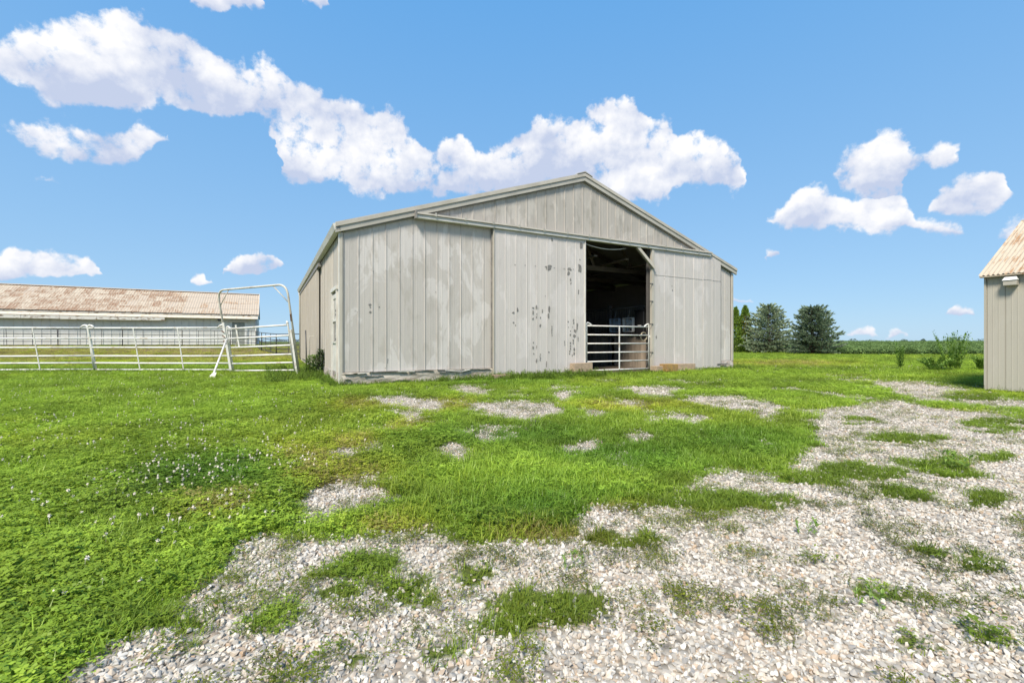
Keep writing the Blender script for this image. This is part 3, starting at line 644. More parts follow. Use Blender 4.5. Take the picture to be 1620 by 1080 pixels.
for a0, a1 in ((12.36, 12.7), (12.7, 13.11)): rib_panel('gable_panel', a0, a1, 3.4, lambda x: rake(x) - .10, -.004, M['gable'], fw_)
for a0, a1 in ((13.11, 13.47), (13.47, 13.80)): rib_panel('siding_panel', a0, a1, .3, lambda x: rake(x) - .10, 0, M['siding'], fw_)
# rake trim, ridge, corner trims
for s_ in (0, 1):
    mb = MB(); x0, x1 = (-.14, MID) if s_ == 0 else (BW + .14, MID)
    za = HE - .14 * SL
    mb.prism([(x0, -.10, za - .13), (x1, -.10, HA - .13), (x1, -.10, HA + .06), (x0, -.10, za + .06)], (0, .06, 0))
    tr = mb.build('rake_trim', M['fascia'], barn)
    mb = MB(); mb.prism([(x0, -.125, za + .0), (x1, -.125, HA + .0), (x1, -.125, HA + .085), (x0, -.125, za + .085)], (0, .022, 0)); mb.build('drip_edge', M['trim'], tr)
    mb = MB(); mb.prism([(x0 + (.2 if s_ == 0 else -.2), -.07, za + .2 * SL - .155), (x1, -.07, HA - .155), (x1, -.07, HA - .132), (x0 + (.2 if s_ == 0 else -.2), -.07, za + .2 * SL - .132)], (0, .05, 0)); mb.build('shadow_strip', M['bare'], tr)  # dark strip drawn as the shadow line under the rake trim
    # roof deck
    mb = MB(); mb.prism([(x0, -.10, za + .065), (x1, -.10, HA + .065), (x1, -.10, HA + .11), (x0, -.10, za + .11)], (0, BD + .2, 0)); mb.build('roof', M['roof'], barn)
mb = MB(); mb.prism([(MID - .28, -.13, HA + .115 - .28 * SL), (MID, -.13, HA + .118), (MID + .28, -.13, HA + .115 - .28 * SL), (MID + .28, -.13, HA + .135 - .28 * SL), (MID, -.13, HA + .15), (MID - .28, -.13, HA + .135 - .28 * SL)], (0, BD + .26, 0)); mb.build('ridge_cap', M['roof'], barn)
for a0, a1, m_, z0 in ((-.035, .03, 'trim', .02), (BW - .075, BW + .03, 'trim', .28)):
    mb = MB(); mb.box(a0, a1, -.035, .0, z0, HE - .14); bevel(mb.build('corner_trim', M[m_], barn), .008)
mb = MB(); mb.box(-.06, -.037, -.03, .06, .02, HE - .16); bevel(mb.build('corner_trim', M['white_trim'], barn), .006)
# foundation skirt: painted, cracked
def rough_strip(name, a0, a1, z0, z1, b, mat, parent, na, nz, amp, seed):
    mb = MB(); rr = np.random.default_rng(seed); vs = []; fs = []
    A = np.linspace(a0, a1, na); Z = np.linspace(z0, z1, nz)
    for j, z in enumerate(Z):
        for i, a in enumerate(A):
            off = amp * (fbm(np.array([a * 2.2]), np.array([z * 9.]), seed, 4)[0] - .5) * 2 + (.012 if j == nz - 1 else 0)
            vs.append((a, b - .02 + off, z + (.012 * (fbm(np.array([a * 3.]), np.array([.3]), seed + 4)[0] - .5) * 2 if 0 < j else 0)))
    for j in range(nz - 1):
        for i in range(na - 1): fs.append((j*na+i, j*na+i+1, (j+1)*na+i+1, (j+1)*na+i))
    o = len(vs); vs += [(a, b + .12, z1) for a in A]; fs += [((nz-1)*na+i, (nz-1)*na+i+1, o+i+1, o+i) for i in range(na - 1)]
    mb.add(vs, fs); return mb.build(name, mat, parent)
rough_strip('foundation', .0, 3.88, -.1, .27, -.03, M['found'], barn, 120, 12, .03, 5)
# splintered skirt boards and dark gaps where the paint has split
rr = random.Random(9)
for (a0, a1, z0, z1) in ((.05, .55, .235, .258), (.6, 1.5, .262, .279), (1.55, 2.2, .262, .278), (2.3, 3.05, .255, .276), (3.1, 3.8, .252, .272), (2.35, 2.75, .20, .216), (.06, .20, .10, .14), (1.15, 1.6, .045, .062), (2.75, 3.2, .222, .236), (.5, .95, .17, .178)):
    mb = MB(); k = 7; up_ = []; dn_ = []
    for i in range(k):
        a = a0 + (a1 - a0) * i / (k - 1); zc = (z0 + z1) / 2 + rr.uniform(-.012, .012); w_ = rr.uniform(.08, .32) * (z1 - z0) * (1 - abs(2 * i / (k - 1) - 1) ** 2 * .8); up_.append((a, zc + w_)); dn_.append((a, zc - w_))
    poly = dn_ + up_[::-1]
    mb.prism([(p[0], -.088, p[1]) for p in poly], (0, .06, 0)); mb.build('cracked_gap', M['bare'], barn)
for (p, q, h) in (((2.5, .262), (2.95, .215), .014), ((2.95, .215), (3.2, .265), .013), ((.35, .245), (.62, .268), .013), ((1.3, .27), (1.7, .262), .012)):
    mb = MB(); mb.beam((p[0], -.095, p[1]), (q[0], -.10, q[1]), .02, h, up=(0, 1, 0)); mb.build('loose_board', M['white_trim'], barn)
rough_strip('foundation', 13.1, BW + .02, -.05, .29, -.02, M['stone'], barn, 20, 8, .03, 6)
# sliding-door track
mb = MB(); mb.prism([(1.72, -.03, 4.235), (1.72, -.20, 4.20), (1.72, -.205, 4.155), (1.72, -.03, 4.155)], (10.82, 0, 0)); tk = mb.build('door_track', M['trim'], barn)
mb = MB(); mb.box(1.74, 12.52, -.17, -.055, 4.055, 4.152); bevel(mb.build('track_rail', M['white_trim'], tk), .01)
mb = MB(); mb.box(1.70, 1.74, -.21, -.03, 4.04, 4.245); mb.build('track_end', M['bare'], tk)
for a in np.arange(2.2, 12.4, .8): MB().box(a, a + .05, -.212, -.206, 4.14, 4.23).build('track_bracket', M['fascia'], tk)
# sliding doors, both pushed open
def sliding_door(a0, a1, n, z0, edge_w, mat, parent, nm='sliding_door', hz=None):
    mb = MB(); mb.box(a0 + .02, a1 - .02, -.10, -.058, z0 + .02, 4.05); d = mb.build(nm, M['inside'], parent)
    w = (a1 - a0 - .02) / n
    for i in range(n): rib_panel('door_panel', a0 + .02 + i * w, a0 + .02 + (i + 1) * w, z0, lambda x: 4.05, -.105, mat, d, .012)
    return d
ld = sliding_door(3.88, 6.95, 9, .09, .06, M['door_siding'], barn)
MB().box(3.868, 3.897, -.128, -.04, .09, 4.05).build('door_edge', M['trim'], ld)
MB().box(6.925, 6.957, -.13, -.05, .09, 4.05).build('door_edge', M['white_trim'], ld)
MB().box(3.84, 3.866, -.06, -.005, .28, 4.05).build('door_gap_shade', M['bare'], ld)  # solid dark strip painting the shade in the gap at the door edge
rd = sliding_door(9.76, 13.11, 7, .06, .1, M['door_siding'], barn)
MB().box(9.66, 9.757, -.14, -.045, .05, 4.05).build('door_edge', M['trim'], rd)
MB().box(13.112, 13.14, -.09, -.004, .3, 3.98).build('door_gap_shade', M['bare'], rd)  # dark strip standing in for the shadow line right of the door
MB().box(9.77, 13.10, -.119, -.112, 3.21, 3.216).build('lap_joint', M['door_siding'], rd)
for z in (.62, 1.55, 2.3, 2.88): MB().box(9.56, 9.70, -.155, -.142, z, z + .035).build('door_strap', M['dark_iron'], rd)
MB().beam((9.06, -.09, 4.06), (9.72, -.17, 3.42), .10, .09).build('door_brace', M['trim'], barn)
# bare metal showing where the door paint has flaked off
FLK = [(440,45,10,15),(655,85,10,25),(415,250,22,22),(455,252,6,3),(387,243,3,3),(570,262,14,11),(562,292,9,22),(576,355,5,22),(645,250,16,30),(645,190,4,4),(530,258,8,2),(598,263,3,3),(315,238,4,3),(238,232,4,3),(163,228,4,4),(178,562,8,18),(150,583,9,8),(152,658,5,6),(167,678,4,6),(327,545,9,14),(298,548,7,4),(298,585,6,14),(297,628,6,7),(325,605,5,20),(352,622,4,6),(350,680,6,16),(366,572,3,12),(418,562,7,20),(410,605,8,22),(438,720,4,35),(388,460,3,3),(558,652,4,6),(598,650,5,18),(592,690,3,4),(560,692,3,4),(575,720,4,5),(575,748,5,10),(622,690,9,25),(608,740,10,30),(596,800,5,18),(575,830,5,28),(602,870,7,26),(632,780,3,15),(570,880,4,14),(532,810,3,16),(300,805,4,4),(298,842,6,12),(302,888,4,5),(322,840,3,10),(325,940,8,22),(350,915,4,25),(415,878,5,5),(397,965,4,20),(588,900,3,8),(635,430,4,16),(618,330,3,3)]
def fac_ab(px, py, b=0):
    k = (px - 810) / F_PX; o = BL + b * np.array([NX.x, NX.y]); a = (k * o[1] - o[0]) / (UX.x - k * UX.y); Y = o[1] + a * UX.y
    return a, 1 + (540 - py) * Y / F_PX, Y
def flakes(lst, ox, oy, sc, b, parent, seed):
    rr = random.Random(seed); mb = MB()
    for (x, y, rx, ry) in lst:
        a, z, Y = fac_ab(ox + x / sc, oy + y / sc, b); ra = rx / sc * Y / F_PX * 1.4; rz = ry / sc * Y / F_PX * 1.15
        parts = max(1, int(ry / rx / 1.5))
        for q in range(parts):
            cz = z + (rz * (2 * (q + .5) / parts - 1)); ca = a + rr.uniform(-.3, .3) * ra * (parts > 1); hz_ = rz / parts * rr.uniform(.8, 1.15); n = 11
            ph = rr.uniform(0, 6)
            poly = [(ca + ra * math.cos(6.283 * i / n) * (rad := rr.uniform(.5, 1.15)), b - .0, cz + hz_ * math.sin(6.283 * i / n) * rad) for i in range(n)]
            mb.prism([(p[0], b - .001, p[2]) for p in poly], (0, -.0015, 0))
    o = mb.build('peeled_paint', M['bare'], parent); o['kind'] = 'stuff'; return o
flakes(FLK, 780, 370, 4.695, -.1115, ld, 4)
flakes([(655,295,9,10),(658,318,7,5),(658,360,9,10),(740,315,6,6),(525,350,5,3),(540,360,4,2),(815,800,3,20),(795,865,3,5)], 470, 430, 5.687, -.006, fw_, 5)
flakes([(450,507,2.5,5),(513,507,2.5,5),(577,509,2.5,5),(748,606,2,3)], 440, 260, 3., -.008, fw_, 6)
flakes([(770,365,4,4),(823,415,3,4),(828,445,4,8),(712,780,5,12)], 880, 360, 4.5, -.1115, rd, 7)

# west side wall
def side_map(a, b, z): return (b, a, z)                 # profile across -> along the side, seam outwards
mb = MB(); mb.box(.03, .11, .115, BD, .02, HE + .05); sw = mb.build('side_wall', M['inside'], barn)
DB0, DB1 = .62, 1.52
sb = [.10] + [DB0 - .05] + [DB1 + .05 + .305 * i for i in range(60)]
sb = [q for q in sb if q < BD]
for i in range(len(sb) - 1):
    if abs(sb[i] - (DB0 - .05)) < .01:
        rib_panel('siding_panel', sb[i], sb[i + 1], 2.26, lambda x: HE - .1, 0, M['side_siding'], sw, .018, .003, side_map); continue
    rib_panel('siding_panel', sb[i], sb[i + 1], .26, lambda x: HE - .1, 0, M['side_siding'], sw, .018, .003, side_map)
MB().box(-.02, .02, .1, BD, -.05, .255).build('side_foundation', M['stone'], sw)
# door with two-light window
mb = MB(); mb.box(-.02, .03, DB0, DB1, .1, 1.0); mb.box(-.02, .03, DB0, DB0 + .12, 1.0, 2.2); mb.box(-.02, .03, DB1 - .12, DB1, 1.0, 2.2); mb.box(-.02, .03, DB0 + .12, DB1 - .12, 2.08, 2.2)
sdoor = bevel(mb.build('side_door', M['white_trim'], barn), .005)
for (y0, y1) in ((DB0 - .07, DB0), (DB1, DB1 + .07)): MB().box(-.05, .03, y0, y1, .02, 2.27).build('door_frame', M['white_trim'], sdoor)
MB().box(-.06, .03, DB0 - .1, DB1 + .1, 2.272, 2.36).build('door_frame', M['white_trim'], sdoor)
MB().box(-.035, .0, DB0 + .1, DB1 - .1, 1.50, 1.56).build('window_sash', M['white_trim'], sdoor)
MB().box(-.05, .0, DB0 + .08, DB1 - .08, .96, 1.0).build('window_sill', M['white_trim'], sdoor)
MB().box(-.002, .006, DB0 + .12, DB1 - .12, 1.0, 1.50).build('window_pane', M['glass'], sdoor)
MB().box(-.002, .006, DB0 + .12, DB1 - .12, 1.56, 2.08).build('window_pane', M['lit_pane'], sdoor)
for z in (1.02, 1.62, 1.72): MB().box(-.06, -.035, DB0 - .055, DB0 - .02, z, z + .06).build('hinge', M['dark_iron'], sdoor)
# far sliding door on the side, its track and the gutter
mb = MB(); mb.box(-.10, -.05, 4.85, 13.9, .2, 3.34); d2 = mb.build('side_sliding_door', M['side_siding'], barn)
for i in range(29): MB().box(-.118, -.10, 4.9 + i * .31, 4.93 + i * .31, .2, 3.34).build('seam', M['side_siding'], d2)
MB().box(-.13, -.03, 4.3, 14.5, 3.36, 3.47).build('side_door_track', M['bare'], barn)
mb = MB(); mb.prism([(-.03, -.1, HE - .12), (-.15, -.1, HE - .12), (-.20, -.1, HE + .015), (-.19, -.1, HE + .03), (-.03, -.1, HE + .03)], (0, BD + .2, 0)); mb.build('gutter', M['white_trim'], barn)
mb = MB(); mb.tube([(-.11, BD - .1, HE - .1), (-.08, BD - .1, HE - .35), (-.06, BD - .1, .1)], .045, 8); mb.build('downspout', M['trim'], barn, True)
# the walls nobody sees from here, floor and roof timbers keep the inside dark
MB().box(BW - .11, BW - .03, .115, BD, .02, HE + .05).build('side_wall', M['side_siding'], barn)
mb = MB(); wallpoly(mb, [(.03, .02), (BW - .03, .02), (BW - .03, HE + .04), (MID, HA + .04), (.03, HE + .04)], BD - .09, .08); mb.build('back_wall', M['side_siding'], barn)
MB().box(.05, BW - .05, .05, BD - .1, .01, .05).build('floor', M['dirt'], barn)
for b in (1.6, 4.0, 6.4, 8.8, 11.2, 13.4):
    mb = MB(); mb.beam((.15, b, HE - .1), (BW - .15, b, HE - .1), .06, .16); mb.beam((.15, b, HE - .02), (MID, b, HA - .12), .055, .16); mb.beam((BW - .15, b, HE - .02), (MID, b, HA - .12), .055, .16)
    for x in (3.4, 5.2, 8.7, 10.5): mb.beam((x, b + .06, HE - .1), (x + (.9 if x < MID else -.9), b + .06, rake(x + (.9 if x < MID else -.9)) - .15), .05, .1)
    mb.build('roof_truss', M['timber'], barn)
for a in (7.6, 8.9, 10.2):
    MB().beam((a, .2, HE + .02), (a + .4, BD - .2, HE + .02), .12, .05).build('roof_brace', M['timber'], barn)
mb = MB(); mb.tube([(6.98 + 1.7 * t, .02, 4.0 - .10 * 4 * t * (1 - t)) for t in [i / 10 for i in range(11)]], .012, 6); mb.build('slack_hose', M['white_pipe'], barn, True)

# things inside the doorway --------------------------------------------------
def B2W(a, b, z): q = Vector((BL[0], BL[1], 0)) + UX * a + NX * b; return Vector((q.x, q.y, z))
ST = empty('stall_front', B2W(10.5, .9, .05), BRZ, 'dark barred horse stall front with wooden boards along the aisle inside the barn', 'stall')
LEN = 6.2
def on_stall(mb_): return mb_
for s0, s1 in ((.10, 2.0), (2.12, 4.05), (4.2, 6.1)):
    w = .24; k = int((s1 - s0) / w)
    for i in range(k): MB().box(-.02, .02, s0 + i * w + .004, s0 + (i + 1) * w - .004, .0, 1.12 + random.uniform(-.012, .012)).build('board', M['stall_board'], ST)
    MB().box(-.03, .03, s0, s1, 1.125, 1.19).build('rail', M['dark_iron'], ST); MB().box(-.03, .03, s0, s1, 2.2, 2.26).build('rail', M['dark_iron'], ST)
    n_ = int((s1 - s0) / .1)
    for i in range(1, n_): MB().tube([(0, s0 + i * .1, 1.19), (0, s0 + i * .1, 2.2)], .008, 5).build('bar', M['dark_iron'], ST)
for s0 in (.0, 2.06, 4.12): MB().box(-.05, .05, s0 - .05, s0 + .05, 0, 2.36).build('post', M['timber'] if s0 == 0 else M['dark_iron'], ST)
def box_fan(b, z, matf, label):
    f = empty('box_fan', B2W(10.36, b, z), BRZ, label, 'fan', 'box fans hung on the stall bars')
    s_ = .27; mb = MB()
    for (y0, y1, z0, z1) in ((-s_, s_, s_ - .035, s_), (-s_, s_, -s_, -s_ + .035), (-s_, -s_ + .035, -s_ + .035, s_ - .035), (s_ - .035, s_, -s_ + .035, s_ - .035)): mb.box(-.06, .06, y0, y1, z0, z1)
    bevel(mb.build('housing', matf, f), .02, 2)
    mb = MB()
    for r in (.05, .10, .15, .20, .235): mb.tube([(-.055, r * math.cos(t * .3927), r * math.sin(t * .3927)) for t in range(17)], .004, 4)
    for t in range(12): mb.tube([(-.055, .02 * math.cos(t * .5236), .02 * math.sin(t * .5236)), (-.055, .24 * math.cos(t * .5236), .24 * math.sin(t * .5236))], .003, 4)
    mb.build('grille', matf, f)
    for t in range(5):
        a = t * 1.2566; mb = MB(); e = Vector((0, math.cos(a), math.sin(a))); q = Vector((0, -math.sin(a), math.cos(a)))
        mb.add([e * .03 - q * .02, e * .21 - q * .09, e * .23 + q * .05, e * .04 + q * .03], [(0, 1, 2, 3)]); mb.v = [(v[0] + (.02 if i in (2, 3) else -.02), v[1], v[2]) for i, v in enumerate(mb.v)]; mb.build('blade', M['plastic_b'], f)
    MB().tube([(-.03, .035 * math.cos(t * .7), .035 * math.sin(t * .7)) for t in range(10)], .012, 5).build('hub', matf, f)
    mb = MB(); mb.tube([(-.02, 0, s_), (.0, -.03, s_ + .12), (.06, .0, s_ + .28)], .006, 5); mb.build('hanger', matf, f)
    return f
box_fan(1.75, 1.62, M['plastic_w'], 'white box fan hung on the stall bars, nearer the open gate side')
box_fan(2.5, 1.62, M['plastic_b'], 'blue-grey box fan hung on the stall bars beside the white fan')
fb_ = empty('feed_box', B2W(10.36, 1.12, 1.28), BRZ, 'black box with a small white mark hung on the stall beside the fans', 'box')
bevel(MB().box(-.06, .08, -.22, .22, 0, .82).build('body', M['black_box'], fb_), .02); MB().box(-.066, -.061, -.10, .08, .28, .31).build('mark', M['plastic_w'], fb_)
MB().box(-.075, .1, -.24, .24, .822, .86).build('lid', M['black_box'], fb_)
ho = MB(); ho.tube([(.12 * math.cos(t * .5) * (1 + .04 * (t % 5)), .02 * (t % 3), .14 * math.sin(t * .5)) for t in range(34)], .011, 5); h_ = ho.build('lead_rope', simple('rope', (.36, .31, .22), None, .9), None, True)
h_.location = B2W(9.42, -.02, 1.16); h_.rotation_euler = (0, 0, BRZ); tag(h_, 'coiled tan rope hanging on the doorway gate', 'rope')

# doorway gate
def pipe_path(pts, r, k=6):                       # rounded corners
    out = [Vector(pts[0])]
    for i in range(1, len(pts) - 1):
        a, b, c = Vector(pts[i - 1]), Vector(pts[i]), Vector(pts[i + 1]); p = b + (a - b).normalized() * r; q = b + (c - b).normalized() * r
        for t in range(k + 1): t /= k; out.append(p * (1 - t) ** 2 + b * 2 * t * (1 - t) + q * t * t)
    out.append(Vector(pts[-1])); return out
gt = empty('tube_gate', B2W(7.06, -.03, .09), BRZ, 'white six-rail tube gate across the open barn doorway', 'gate')
GW = 2.56
for i, z in enumerate((.02, .29, .57, .845, 1.115, 1.39)): MB().tube([(.02, 0, z), (GW - .02, 0, z)], .021, 8).build('rail', M['white_pipe'], gt, True)
for x, nm in ((0, 'upright'), (GW, 'upright')):
    s_ = 1 if x == 0 else -1
    MB().tube(pipe_path([(x, 0, 0), (x, 0, 1.50), (x + s_ * .16, 0, 1.44), (x + s_ * .2, 0, 1.39)], .06), .024, 8).build(nm, M['white_pipe'], gt, True)
MB().box(GW / 2 - .02, GW / 2 + .02, -.026, -.012, .02, 1.40).build('brace', M['white_pipe'], gt)
MB().box(GW - .03, GW + .07, -.02, .02, 1.05, 1.12).build('latch', M['white_pipe'], gt); MB().box(-.09, .0, -.02, .02, .84, .88).build('hinge', M['rust_pin'], gt)
g2 = empty('gate_end_frame', B2W(6.99, .10, .09), BRZ, 'narrow white end of a second tube gate folded behind the sliding door edge', 'gate')
MB().tube([(0, 0, 0), (0, 0, 1.48)], .022, 8).build('upright', M['worn_pipe'], g2, True)
for z in (.02, .57, 1.115, 1.39): MB().tube([(-.3, .0, z), (0, 0, z)], .018, 6).build('rail', M['worn_pipe'], g2, True)

# loose blocks along the wall foot
def block(px0, px1, ytop, h, label, mat, holes=False, rz=0., depth=.2, b=-.2, cat='block', nm='concrete_block', z0=None):
    a0 = fac_ab(px0, 585, b)[0]; a1 = fac_ab(px1, 585, b)[0]; Y = fac_ab((px0 + px1) / 2, 585, b)[2]; zt = 1 + (540 - ytop) * Y / F_PX
    w = a1 - a0; o = empty(nm, B2W((a0 + a1) / 2, b, zt - h), BRZ + rz, label, cat, 'loose blocks along the barn front')
    mb = MB(); d = depth
    if holes:
        t = .035; c = w / 2
        for (x0, x1, y0, y1) in ((-c, c, -d/2, -d/2+t), (-c, c, d/2-t, d/2), (-c, -c+t, -d/2+t, d/2-t), (c-t, c, -d/2+t, d/2-t), (-t/2, t/2, -d/2+t, d/2-t)): mb.box(x0, x1, y0, y1, 0, h)
    else: mb.box(-w/2, w/2, -d/2, d/2, 0, h)
    bevel(mb.build('body', mat, o), .008, 2); return o
block(905, 934, 574, .26, 'buff concrete block standing at the left foot of the doorway', M['block'], b=-.28, depth=.22)
block(779, 805, 592, .15, 'low hollow two-hole block in the grass below the peeling door', M['block'], True, b=-.45, depth=.24)
block(1033, 1056, 578.5, .16, 'flat buff flagstone at the right foot of the doorway', M['block'], b=-.30, depth=.26, rz=.05, nm='flagstone', cat='flagstone')
block(1050, 1066, 575.5, .24, 'yellow-stained hollow block beside the doorway flagstone', M['yblock'], True, b=-.46, depth=.36, rz=-.1)
block(1073, 1096, 575, .22, 'tan concrete block resting on a red brick by the right door', M['block'], b=-.30, depth=.2, rz=-.06)
block(1079, 1098, 585, .13, 'red brick block under the tan concrete block', M['brick'], b=-.38, depth=.2, nm='brick_block')
block(1066, 1080, 585, .12, 'small grey stone in the grass left of the red brick block', M['stone'], b=-.38, depth=.16, nm='small_stone', cat='stone')
block(1098, 1110, 583.5, .14, 'rough pale stone right of the red brick block', M['stone'], b=-.36, depth=.18, rz=.2, nm='small_stone', cat='stone')
block(1123, 1135, 584.5, .15, 'reddish brick near the right corner of the barn', M['brick'], b=-.42, depth=.12, rz=-.2, nm='brick', cat='brick')
block(1136, 1157, 585, .13, 'whitish mortared brick at the right corner of the barn', M['stone'], b=-.34, depth=.2, rz=.03, nm='brick', cat='brick')
block(1124, 1153, 591, .035, 'dark thin flagstone lying before the right barn corner', M['slate'], b=-.75, depth=.3, nm='flagstone', cat='flagstone')
block(1134, 1150, 574.2, .05, 'dark broken board under the siding at the right barn corner', M['bare'], b=-.1, depth=.06, nm='broken_board', cat='board')

# ------------------------------------------------------------------ long low shed with the rusty roof
LS0 = Vector((-27.99, 50.0, .45)); LL, LWD = 32., 10.
ls = empty('long_shed', LS0, BRZ, 'long low grey metal shed with a rust-streaked roof behind the white panels', 'shed')
ZE = 3.35; ZR = 6.12
k = int(LL / .62)
mb = MB(); mb.box(-LL, -.06, .03, .12, 0, ZE); lw = mb.build('front_wall', M['longwall'], ls)
for i in range(k):
    x1 = -i * .62; x0 = x1 - .62
    if -2.72 < (x0 + x1) / 2 < -.9: continue
    mb = MB(); pf = [(x0 + .004, .0), (x0 + .012, -.03), (x0 + .05, -.03), (x0 + .058, .0), (x1, .0)]; n = len(pf)
    mb.add([(q[0], q[1], 0) for q in pf] + [(q[0], q[1], ZE) for q in pf], [(j, j + 1, n + j + 1, n + j) for j in range(n - 1)]); mb.build('siding_panel', M['longwall'], lw)
MB().box(-LL, -.02, -.02, .03, -.4, -.002).build('sill_board', M['peel_board'], lw)
mb = MB(); mb.prism([(0, 0, 0), (0, LWD, 0), (0, LWD, ZE), (0, LWD / 2, ZR - .12), (0, 0, ZE)], (-.055, 0, 0)); mb.build('end_wall', M['longwall'], ls)
mb = MB(); mb.prism([(-LL, 0.2, 0), (-LL, LWD, 0), (-LL, LWD, ZE), (-LL, LWD / 2, ZR - .12), (-LL, .2, ZE)], (.055, 0, 0)); mb.build('end_wall', M['longwall'], ls)
MB().box(-LL, -.06, LWD - .1, LWD, 0, ZE).build('back_wall', M['longwall'], ls)
sl = math.hypot(LWD / 2 + .35, ZR - ZE - .12); vy = (LWD / 2 + .35) / sl; vz = (ZR - ZE - .12) / sl
rp = empty('roof', (0, 0, 0)); bpy.data.objects.remove(rp)
mb = MB(); mb.prism([(.10, LWD / 2, ZR - .06), (.10, LWD + .35, ZE + .06), (.10, LWD + .35, ZE + .02), (.10, LWD / 2, ZR - .11)], (-LL - .2, 0, 0)); mb.build('rear_roof', M['longroof_pale'], ls)
mb = MB(); mb.prism([(.10, -.35, ZE + .08), (.10, LWD / 2, ZR - .05), (.10, LWD / 2, ZR - .10), (.10, -.35, ZE + .03)], (-LL - .2, 0, 0)); rf = mb.build('front_roof', M['longroof'], ls)
cw = .68; nc = int((LL + .2) / cw); rows = 4; rl = sl / rows + .1
sheets = []
for vnt, mm in ((0, M['longroof']), (1, M['longroof_pale'])):
    me_ = MB(); kx = 12; vs = []
    for j in (0, 1):
        for i in range(kx + 1): vs.append((-cw * i / kx, rl * j, .014 * math.cos(i / kx * 2 * math.pi * 3) + .012 * (1 - j)))
    me_.add(vs, [(i + 1, i, kx + 1 + i, kx + 2 + i) for i in range(kx)]); q = bpy.data.meshes.new('roof_sheet'); q.from_pydata(me_.v, [], me_.f); q.update(); q.materials.append(mm); sheets.append(q)
rr = random.Random(12)
for i in range(nc):
    for j in range(rows):
        pale = (-i * cw > -6.8) or rr.random() < .1
        o = bpy.data.objects.new('roof_sheet', sheets[1 if pale else 0]); col.objects.link(o); o.parent = rf
        d_ = j * (sl / rows) - .05
        o.location = (.10 - i * cw, -.35 + d_ * vy, ZE + .115 + d_ * vz + rr.uniform(0, .012)); o.rotation_euler = (math.atan2(vz, vy), rr.uniform(-.004, .004), 0)
MB().prism([(.10, LWD / 2 - .2, ZR + .0), (.10, LWD / 2, ZR + .09), (.10, LWD / 2 + .2, ZR + .0), (.10, LWD / 2, ZR + .045)], (-LL - .2, 0, 0)).build('ridge_cap', M['longroof_pale'], ls)
MB().prism([(.16, -.38, ZE - .02), (.16, LWD / 2, ZR - .06), (.16, LWD / 2, ZR + .10), (.16, -.38, ZE + .14)], (-.05, 0, 0)).build('verge_board', M['flash'], ls)
# eave build-up: dark gap, pale board, hood strip, peeling board over the door track
MB().box(-LL, .08, -.33, -.29, ZE - .08, ZE + .02).build('fascia', M['peel_board'], ls)
for i in range(16):
    x1 = -i * 2.0 + .06; MB().prism([(x1, -.29, ZE - .10), (x1, -.62, ZE - .34), (x1, -.62, ZE - .39), (x1, -.29, ZE - .15)], (-1.985, 0, 0)).build('hood_strip', M['flash'], ls)
for i in range(8):
    x1 = -8.1 - i * 2.6; MB().box(x1 - 2.58, x1, -.60, -.55, ZE - .70 + rr.uniform(-.03, .03), ZE - .41).build('track_board', M['peel_board'], ls)
MB().box(-2.75, -.85, -.1, -.02, 2.62, 2.76).build('door_header', M['flash'], ls)
dr = MB().box(-2.35, -1.2, -.03, .02, 0, 2.55).build('walk_door', M['greenish'], ls)
MB().box(-2.62, -2.36, -.06, .02, 0, 2.6).build('door_frame', M['longwall'], dr); MB().box(-1.19, -.92, -.06, .02, 0, 2.6).build('door_frame', M['longwall'], dr)
MB().box(-2.36, -1.19, -.05, .02, 2.555, 2.6).build('door_frame', M['greenish'], dr)
mb = MB(); mb.tube([(-3.5, -.05, 2.85), (-3.5, -.25, 2.86)], [.14, .17], 10); mb.build('yard_lamp', M['dark_iron'], ls)
mb = MB(); mb.tube([(-.12, -.1, ZE - .4), (-.12, -.08, 0)], .05, 8); mb.build('downspout', M['longwall'], ls, True)

# ------------------------------------------------------------------ small shed at the right edge
SRZ = math.atan2(-NX.y, -NX.x)                      # local x runs along the visible wall towards the camera, local y away
ss = empty('corner_shed', (SH[0], SH[1], 0), SRZ, 'cream metal shed with a corrugated rusty roof at the right edge', 'shed')
SLN, SW_, SZ = 7.5, 4.6, 2.34
mb = MB(); mb.box(.03, SLN, .02, .10, 0, SZ); ww = mb.build('front_wall', M['inside'], ss)
x = 0.; i = 0
while x < SLN - .1:
    w = .262
    mb = MB(); pf = [(x + .001, 0), (x + .006, .012), (x + .013, .012), (x + .018, 0), (x + .09, 0), (x + .094, -.004), (x + .1, -.004), (x + .104, 0), (x + .17, 0), (x + .174, -.004), (x + .18, -.004), (x + .184, 0), (x + w, 0)]; n = len(pf)
    mb.add([(q[0], q[1], .03) for q in pf] + [(q[0], q[1], SZ) for q in pf], [(j, j + 1, n + j + 1, n + j) for j in range(n - 1)])
    mb.build('siding_panel', M['shedwall'], ww); x += w; i += 1
MB().box(-.03, .0, -.02, .09, .02, SZ - .02).build('corner_trim', M['shedwall'], ss)
PT = .58
mb = MB(); mb.prism([(.0, .1, 0), (.0, SW_, 0), (.0, SW_, SZ), (.0, SW_ / 2, SZ + PT * SW_ / 2 - .06), (.0, .1, SZ)], (.04, 0, 0)); mb.build('end_wall', M['shedwall'], ss)
mb = MB(); mb.prism([(SLN, .1, 0), (SLN, SW_, 0), (SLN, SW_, SZ), (SLN, SW_ / 2, SZ + PT * SW_ / 2 - .06), (SLN, .1, SZ)], (-.04, 0, 0)); mb.build('end_wall', M['shedwall'], ss)
MB().box(0.05, SLN - .05, SW_ - .1, SW_, 0, SZ).build('back_wall', M['shedwall'], ss)
